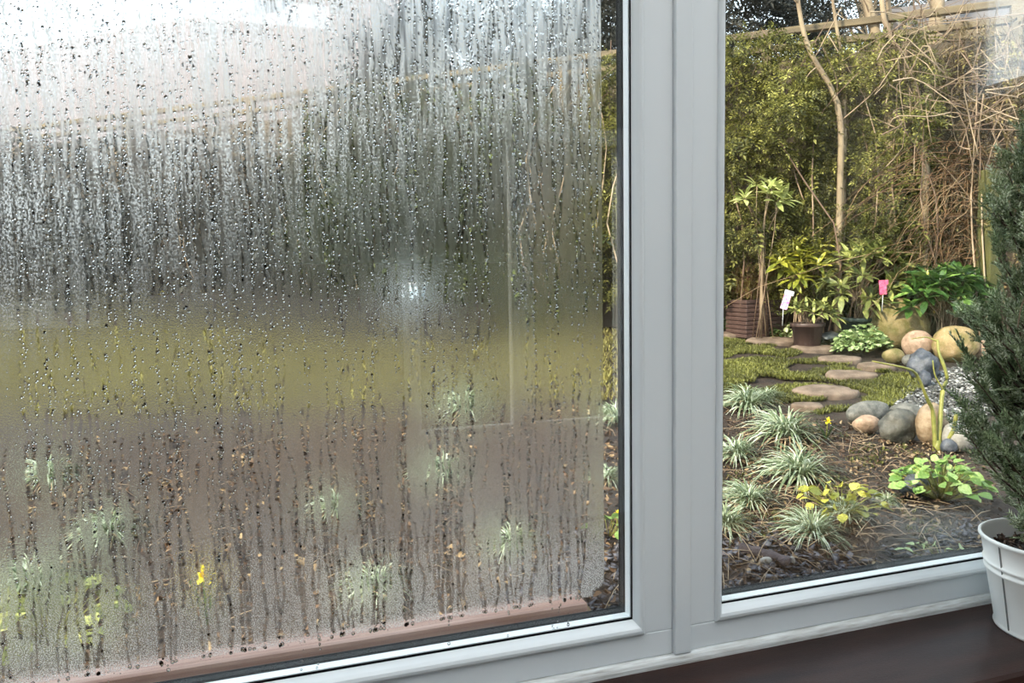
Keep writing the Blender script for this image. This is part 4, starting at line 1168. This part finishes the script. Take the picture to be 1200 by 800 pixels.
def sedge(px, py, wpx, k, label, group=None, hs=1.0):
    p = G(px, py); D = (p-CAM) @ FWD; s = wpx/FPX*D/2*1.12
    t = thing('sedge_clump', label, 'plant', p-np.array([0, 0, 0.01]), group)
    a = random.uniform(0, 6.28)
    obj('blades', SM[k % 4], None, t, (0, 0, 0), (0, 0, a), (s, s, s*hs))
    obj('dead_blades', SD[k % 4], None, t, (0, 0, 0), (0, 0, a), (s*1.05, s*1.05, s))
SG = 'white-edged sedge clumps in the soil bed'
SL = 'white-edged sedge clump at the bed edge beside the white cover strip'
for i, (px, py, w, lb) in enumerate(((876, 478, 84, 'broad sedge clump at the edge of the mossy lawn'), (862, 536, 80, SL), (878, 590, 84, SL), (850, 618, 88, SL),
                                     (937, 560, 112, 'largest sedge clump standing in the middle of the soil bed'), (898, 468, 50, 'small sedge tuft tucked behind the broad lawn-edge clump'))):
    sedge(px, py, w, i, lb, SG if lb is SL else None)
sedge(920, 512, 104, 6, 'wide low sedge clump beside the yellow flower')
sedge(952, 626, 92, 7, 'sedge clump beside the rotten log and yellow-green leaves')
sedge(992, 604, 62, 1, 'small greener sedge clump amid the yellow-green leaves')
sedge(1040, 588, 40, 2, 'small sedge tuft near the slate lump')
for i, (px, py, w) in enumerate(((548, 482, 90), (520, 556, 80), (395, 596, 70), (722, 492, 70), (712, 560, 50), (60, 560, 80), (130, 625, 90), (40, 690, 120), (600, 640, 80), (440, 690, 90))):
    if i in (3, 4):
        sedge(px, py, w, i+1, 'sedge clump half seen through the clear strip at the fogged edge', 'sedges in the clear strip')
    else:
        sedge(px, py, w, i+1, 'sedge clump blurred behind the fogged window', 'sedges behind the fogged window')

# ------------------------------------------------------------------ leafy plants of the bed
def leafy_clump(name, label, px, py, rad, h, n, L, mat, seed, width=0.8):
    r_ = np.random.default_rng(seed); p = G(px, py)
    t = thing(name, label, 'plant', p)
    me = leaf_mesh(('r', width), mat, Wd=width, fold=0.05, curl=-0.3)
    g = Geo()
    for k in range(n):
        a = r_.uniform(0, 6.28); q = math.sqrt(r_.random()); z = h*(1-0.75*q*q)*r_.uniform(0.55, 1.05)+0.02
        e = np.array([math.cos(a)*q*rad, math.sin(a)*q*rad, z])
        d = np.array([math.cos(a)*(0.3+q), math.sin(a)*(0.3+q), r_.uniform(-0.3, 0.5)])+r_.normal(0, .25, 3)
        o = obj('leaf', me, None, t); place(o, e, aim_rot(d[None], r_, 0.5)[0], L*r_.uniform(0.65, 1.2))
        g.add(*tube(smooth_path([(e[0]*.2, e[1]*.2, 0), (e[0]*.7, e[1]*.7, z*0.7), e], 4), 0.0016, 3))
    obj('stalks', g.mesh('stalks'), MT['greenstem'], t)
    return t
leafy_clump('leafy_plant', 'fresh green leafy plant below the green stemmed shrub', 1103, 584, 0.165, 0.15, 110, 0.052, 'fresh', 91)
leafy_clump('geranium', 'low yellow-green geranium beside the small greener sedge', 985, 600, 0.15, 0.10, 55, 0.040, 'rh_yel', 92, 0.9)
leafy_clump('leafy_plant', 'pair of broad green leaves beside the clear strip of fogged window', 713, 628, 0.06, 0.07, 10, 0.05, 'fresh', 93)
leafy_clump('leafy_plant', 'scattered round leaves on the soil beside the white bucket', 1105, 660, 0.12, 0.03, 14, 0.035, 'heuch', 94, 0.9)
leafy_clump('leafy_plant', 'green leafy plant blurred low behind the fogged window', 60, 750, 0.2, 0.14, 45, 0.06, 'rh_olive', 95)
def fluffy(name, label, px, py, rad, h, n, L, mat, seed, tplw=0.9):
    r_ = np.random.default_rng(seed); p = G(px, py); t = thing(name, label, 'plant', p)
    a = r_.uniform(0, 6.28, n); q = np.sqrt(r_.random(n)); z = h*(1-0.8*q*q)*r_.uniform(0.45, 1.05, n)+0.01
    P = np.column_stack([np.cos(a)*q*rad[0], np.sin(a)*q*rad[1], z])
    P += np.array([[0.02*mnoise.noise((x*14, y*14, seed)), 0, 0.05*mnoise.noise((x*12, y*12, 3))] for x, y, _ in P])
    D_ = np.column_stack([np.cos(a)*(q+.2), np.sin(a)*(q+.2), r_.uniform(-.2, .7, n)])+r_.normal(0, .3, (n, 3))
    v, f = leaf_tpl(1, tplw, 0.08, -0.25)
    V, T = scatter(v, f, P, aim_rot(D_, r_, 0.5), L*r_.uniform(0.6, 1.3, n))
    tag(obj('foliage', tri_mesh('foliage', V, T, False), MT[mat], t), kind='stuff')
    g = Geo()
    for k in range(0, n, max(1, n//40)):
        g.add(*tube([(P[k][0]*.3, P[k][1]*.3, 0), P[k]], 0.0018, 3))
    obj('stalks', g.mesh('stalks'), MT['greenstem'], t)
    return t
fluffy('alchemilla', 'pale green mounded clump before the large mossy boulder', 1010, 413, (0.23, 0.16), 0.19, 560, 0.036, 'heuch', 101)
fluffy('ivy', 'ivy trailing below the woven planter box', 882, 386, (0.34, 0.16), 0.14, 380, 0.045, 'ivy', 102)
fluffy('ivy', 'low ivy at the foot of the brown pot', 918, 396, (0.16, 0.10), 0.10, 130, 0.040, 'ivy', 103)
fluffy('saxifrage', 'small flecked green clump between brown pot and pale mound', 975, 404, (0.14, 0.08), 0.07, 110, 0.030, 'ivy', 104)
# flowers
def flower(label, p, h, rp, group=None, seed=1):
    r_ = np.random.default_rng(seed)
    t = thing('yellow_flower', label, 'flower', p, group)
    obj('stem', Geo().add(*tube(smooth_path([(0, 0, 0), (0.005, 0, h*.6), (0, -0.008, h)], 6), 0.0028, 5)).mesh('stem'), MT['greenstem'], t)
    me = leaf_mesh(('petal', 0.7), 'yellow', Wd=0.7, fold=0.06, curl=0.1)
    face = np.array([-0.25, -0.85, 0.45]); face /= np.linalg.norm(face); u, w = frames(face)
    for k in range(6):
        a = k*math.pi/3
        o = obj('petal', me, None, t); place(o, np.array([0, -0.008, h]), aim_rot((math.cos(a)*u+math.sin(a)*w+face*0.25)[None], r_, 0.1)[0], rp)
    pr = [(rp*0.22, 0), (rp*0.26, rp*0.4), (rp*0.36, rp*0.55), (rp*0.30, rp*0.5), (rp*0.18, rp*0.05), (0, 0)]
    v, f = lathe(pr, 10); v = np.array(v) @ np.column_stack([u, w, face]).T
    obj('trumpet', Geo().add(v+(0, -0.008, h), f).mesh('trumpet'), MT['yellow'], t)
    g = Geo()
    for k in range(4):
        a = r_.uniform(0, 6.28); e = np.array([math.cos(a)*.05, math.sin(a)*.05, h*r_.uniform(.7, .95)])
        pts = smooth_path([(0, 0, 0), e*.5+(0, 0, h*.1), e], 5)
        s_ = np.array([-math.sin(a), math.cos(a), 0])*0.006
        n_ = g.n
        vv = [q for pt in pts for q in (pt-s_, pt+s_)]
        g.add(vv, [(i*2, i*2+1, i*2+3, i*2+2) for i in range(4)])
    obj('leaves', g.mesh('leaves'), MT['rh_green'], t)
flower('small yellow flower standing beside the wide sedge clump', G(968, 516), 0.10, 0.022, seed=1)
flower('large yellow flower blurred low behind the fogged window', G(244, 735), 0.16, 0.036, seed=2)
flower('tiny yellow flower beside the clear strip of fogged window', G(722, 622), 0.07, 0.014, seed=3)
for k, (px, py) in enumerate(((142, 362), (165, 361), (192, 363), (225, 361), (246, 362), (280, 360))):
    flower('bright yellow flower at the foot of the grey-green hedge', G(px, py), 0.17, 0.075, 'yellow flowers before the grey-green hedge', seed=10+k)
# raised bed of dark sleepers before the hedge, with a pale tub on it
c0 = FENCE(6.4, 1.25)
rbd = thing('raised_bed', 'dark timber raised bed in front of the hedge behind fogged glass', 'raised bed', c0)
for row in range(2):
    for k in range(3):
        me = Geo().add(*box(-0.58, 0.58, -0.06, 0.06, 0, 0.165)).mesh('sleeper', False)
        q = FENCE(5.1+k*1.18+0.15*row, 1.25); z0 = ground_z(q[0], q[1])-0.02+row*0.17
        bevel(obj('sleeper', me, MT['sleeper'], rbd, q[:3]*(1, 1, 0)+(0, 0, z0)-c0, (0, 0, ang)), 0.008)
P = []
for s_, o_ in ((4.5, 1.20), (8.1, 1.20), (8.1, 0.75), (4.5, 0.75)):
    q = FENCE(s_, o_); P.append(q+(0, 0, 0.27)-c0)
P += [p-np.array([0, 0, 0.27]) for p in P]
obj('soil_fill', Geo().add(P, [(0, 1, 2, 3), (0, 4, 5, 1), (1, 5, 6, 2), (2, 6, 7, 3), (3, 7, 4, 0)]).mesh('soil_fill', False), MT['soil'], rbd)
p = FENCE(5.25, 1.0); p[2] += 0.27
t = thing('plastic_tub', 'pale blue and white tub standing on the dark raised bed', 'tub', p)
obj('body', Geo().add(*lathe([(0, 0), (0.095, 0), (0.125, 0.20), (0.118, 0.20), (0.088, 0.02), (0, 0.02)], 24)).mesh('body'), MT['bluewhite'], t)
obj('rim', Geo().add(*lathe([(0.122, 0.185), (0.136, 0.188), (0.136, 0.205), (0.122, 0.205), (0.122, 0.185)], 24)).mesh('rim'), MT['whitecard'], t)

# ------------------------------------------------------------------ green stemmed shrub, log, pot rim
b0 = G(1098, 528); DB = (b0-CAM) @ FWD
gs = thing('pruned_shrub', 'pruned bare shrub of thick green stems before the tan stone', 'shrub', b0)
for ctrl, r0, r1, nm in (
    ([(1097, 532, 0), (1095, 505, 0), (1093, 481, 0.0), (1087, 468, -.03), (1075, 440, -.06), (1064, 432, -.1), (1041, 427, -.12), (1022, 423, -.14)], 0.012, 0.003, 'stem'),
    ([(1099, 532, 0), (1101, 505, .02), (1103, 478, .04), (1105, 456, .06), (1110, 444, .07), (1106, 428, .08), (1100, 412, .1), (1099, 398, .12)], 0.012, 0.006, 'stem'),
    ([(1099, 532, 0), (1108, 520, -.02), (1117, 504, -.04), (1121, 485, -.06)], 0.011, 0.009, 'stem'),
    ([(1105, 456, .06), (1096, 440, .06), (1093, 422, .06)], 0.004, 0.003, 'stem'),
    ([(1099, 400, .12), (1085, 395, .14), (1068, 397, .16)], 0.004, 0.002, 'stem')):
    pts = smooth_path([AT(x, y, DB+d) for x, y, d in ctrl], 18)-b0
    obj(nm, Geo().add(*tube(pts, np.linspace(r0, r1, 18)*(1+0.12*np.sin(np.arange(18)*2.1)), 7)).mesh(nm), MT['greenstem'], gs)
obj('root_crown', Geo().add(*tube([(0, 0, -0.02), (0.002, 0, 0.02), (0.004, 0, 0.05)], (0.022, 0.020, 0.014), 9)).mesh('root_crown'), MT['greenstem'], gs)
a, b = G(868, 646), G(926, 664)
pts = smooth_path([a+(0, 0, .012), (a+b)/2+(0, 0.004, .016), b+(0, 0, .012)], 14)
lg = tube(pts-a, 0.019*(1+0.12*np.sin(np.arange(14)*1.7)), 10)
tag(obj('log', Geo().add(*lg).mesh('log'), MT['wood_dark'], None, a), 'dark rotten log lying on the slate chippings', 'log')
p = G(730, 745); p[1] += 0.02
t = plant_pot('terracotta_pot', 'small terracotta pot tucked against the wall outside', on_soil((0.60, 0.36, 0)), 0.055, 0.075, 0.20, MT['terracotta'])
# reddish strip on the outer ledge
o = boxobj('ledge_strip', (-0.53, 0.452, 0.105, 0.150, 0.695, 0.753), MT['redwood'], None, 0.006)
tag(o, 'weathered reddish wooden strip on the outer ledge below the fogged window', 'wood strip')

# ================================================================== POTTED CONIFER ON THE SILL
BX, BY, BZ = 1.148, -0.113, 0.694
bk = thing('bucket', 'cream white metal bucket planter with two raised bands on the sill', 'bucket', (BX, BY, BZ))
RT, RB, H = 0.101, 0.077, 0.145
def rb(z): return RB+(RT-RB)*z/H
pr = [(0.0, 0.006), (RB-0.004, 0.006), (RB-0.003, 0.0), (RB+0.0015, 0.0), (RB+0.0028, 0.003), (RB+0.0015, 0.0065), (rb(0.008), 0.008)]
for z0 in (0.094, 0.105):
    pr += [(rb(z0-0.005), z0-0.005), (rb(z0)+0.0022, z0-0.002), (rb(z0)+0.0028, z0), (rb(z0)+0.0022, z0+0.002), (rb(z0+0.004), z0+0.0045)]
pr += [(rb(H-0.006), H-0.006), (rb(H)+0.0012, H-0.004), (rb(H)+0.0030, H-0.001), (rb(H)+0.0026, H+0.0022), (rb(H), H+0.0034), (rb(H)-0.0018, H+0.002), (rb(H)-0.0015, H-0.004), (rb(0.10)-0.0015, 0.10), (rb(0.02)-0.0015, 0.012), (0.0, 0.012)]
obj('body', Geo().add(*lathe(pr, 96)).mesh('body'), MT['bucket'], bk)
# folded vertical seam
sa = math.radians(171)
g = Geo(); V = []
zz = np.linspace(0.006, H-0.004, 14)
for z in zz:
    rr = rb(z)+0.0008+(0.0024 if min(abs(z-0.094), abs(z-0.105)) < 0.004 else 0)
    for da, q in ((-0.009, -0.001), (-0.007, 0.0010), (0.007, 0.0006), (0.009, -0.001)):
        V.append(((rr+q)*math.cos(sa+da), (rr+q)*math.sin(sa+da), z))
F = [(i*4+k, i*4+k+1, i*4+k+5, i*4+k+4) for i in range(13) for k in range(3)]
obj('seam', Geo().add(V, F).mesh('seam', False), MT['seam'], bk)
sl = obj('compost', Geo().add(*lathe([(0.0, 0.122), (0.05, 0.121), (rb(0.118)-0.002, 0.117), (rb(0.105)-0.002, 0.105), (0, 0.105)], 40)).mesh('compost'), MT['soil'], bk)
n = 420
a = rng.uniform(0, 6.28, n); q = np.sqrt(rng.random(n))*(rb(0.12)-0.010)
P = np.column_stack([np.cos(a)*q, np.sin(a)*q, 0.121+rng.uniform(0, 0.006, n)])
V, T = scatter(*chip_tpl(0.28, 9), P, aim_rot(np.column_stack([rng.normal(size=(n, 2)), rng.normal(0, .4, n)]), rng), rng.uniform(0.003, 0.008, n))
tag(obj('bark_mulch', tri_mesh('bark_mulch', V, T, False), MT['chips'], sl), kind='stuff')

cf = thing('conifer', 'feathery blue-green dwarf conifer growing in the white bucket', 'conifer', (BX, BY, BZ+0.121))
HT = 0.72
def spindle(v, f, p, d, L, w):
    d = d/np.linalg.norm(d); u, s = frames(d); n = len(v)
    w *= 1.55
    v.extend([p+u*w, p-u*0.5*w+s*0.87*w, p-u*0.5*w-s*0.87*w, p+d*L])
    f.extend([(n+3, n, n+1), (n+3, n+1, n+2), (n+3, n+2, n)])
def conifer_spray(seed):
    r_ = random.Random(seed); v, f = [], []
    for i in range(8):
        t = 0.12+i*0.11
        spindle(v, f, np.array([t-0.12, 0, 0.0]), np.array([1, 0, r_.uniform(-.05, .05)]), 0.18, 0.016)
        for sg in (-1, 1):
            d = np.array([0.9, sg*0.75, r_.uniform(-0.35, 0.35)]); L = 0.34*(1.05-0.6*t)*r_.uniform(.8, 1.2)
            p = np.array([t, 0, 0])
            spindle(v, f, p, d, L, 0.020)
            if i < 4:
                dd = d/np.linalg.norm(d)
                for k in (0.35, 0.65):
                    for s2 in (-1, 1):
                        spindle(v, f, p+dd*L*k, dd+np.array([0.3, s2*0.7, r_.uniform(-.4, .4)]), L*0.42, 0.018)
    return np.array(v), np.array(f)
CS = [conifer_spray(k) for k in range(3)]
r = np.random.default_rng(77)
g = Geo()
trunk = smooth_path([(0, 0, -0.02), (0.006, 0.004, 0.2), (-0.004, 0, 0.45), (0, 0, HT-0.04)], 12)
g.add(*tube(trunk, np.linspace(0.010, 0.0025, 12), 8))
obj('trunk', g.mesh('trunk'), MT['con_bark'], cf)
g = Geo(); P, Dr, Sz = [], [], []
def prof_r(z):
    return np.interp(z, [0, 0.05, 0.16, 0.30, 0.42, 0.55, 0.66, HT], [0.070, 0.112, 0.152, 0.150, 0.132, 0.100, 0.060, 0.01])
YLIM = -0.004-BY
for k in range(265):
    z0 = r.uniform(0.0, HT-0.07); a = r.uniform(0, 6.28)
    z1 = min(z0+r.uniform(0.05, 0.14), HT)
    R_ = prof_r(z1)*r.uniform(0.60, 1.06)*(1+0.16*mnoise.noise((math.cos(a)*2, math.sin(a)*2, z1*14)))
    e = np.array([math.cos(a)*R_, math.sin(a)*R_, z1])
    s0 = np.array([0, 0, z0])
    mid = (s0+e)/2+np.array([0, 0, -0.018])
    path = smooth_path([s0, mid, e], 8)
    over = path[:, 1] > YLIM*0.45
    path[over, 1] = YLIM*0.45+(path[over, 1]-YLIM*0.45)*0.38
    g.add(*tube(path, np.linspace(0.0026, 0.0008, 8), 4))
    dirv = path[-1]-path[-3]
    for i in range(2, 8):
        for q in range(2):
            d = (path[i]-path[i-1]); d = d/np.linalg.norm(d)+r.normal(0, 0.42, 3)+np.array([0, 0, 0.25])
            P.append(path[i]+r.normal(0, 0.003, 3)); Dr.append(d); Sz.append(r.uniform(0.024, 0.044)*(0.75+0.07*i))
P, Dr, Sz = np.array(P), np.array(Dr), np.array(Sz)
tipy = P[:, 1]+Dr[:, 1]/np.linalg.norm(Dr, axis=1)*Sz
fix = tipy > YLIM-0.012
Dr[fix, 1] = -np.abs(Dr[fix, 1])*0.3
P[:, 1] = np.minimum(P[:, 1], YLIM-0.022)
obj('branches', g.mesh('branches'), MT['con_bark'], cf)
idx = r.integers(0, 3, len(P)); R = aim_rot(Dr, r, 1.0)
V, T = join([scatter(*CS[k], P[idx == k], R[idx == k], Sz[idx == k]) for k in range(3)])
V[:, 1] = np.minimum(V[:, 1], YLIM-0.002)
tag(obj('foliage', tri_mesh('foliage', V, T), MT['conifer'], cf), kind='stuff')
# a dry grass stalk caught in it
pts = smooth_path([(-0.125, -0.02, 0.36), (-0.128, -0.03, 0.40), (-0.10, -0.05, 0.47), (-0.05, -0.07, 0.51), (0.0, -0.08, 0.53)], 14)
obj('dry_stalk', Geo().add(*tube(pts, 0.0009, 5)).mesh('dry_stalk'), MT['twig'], cf)
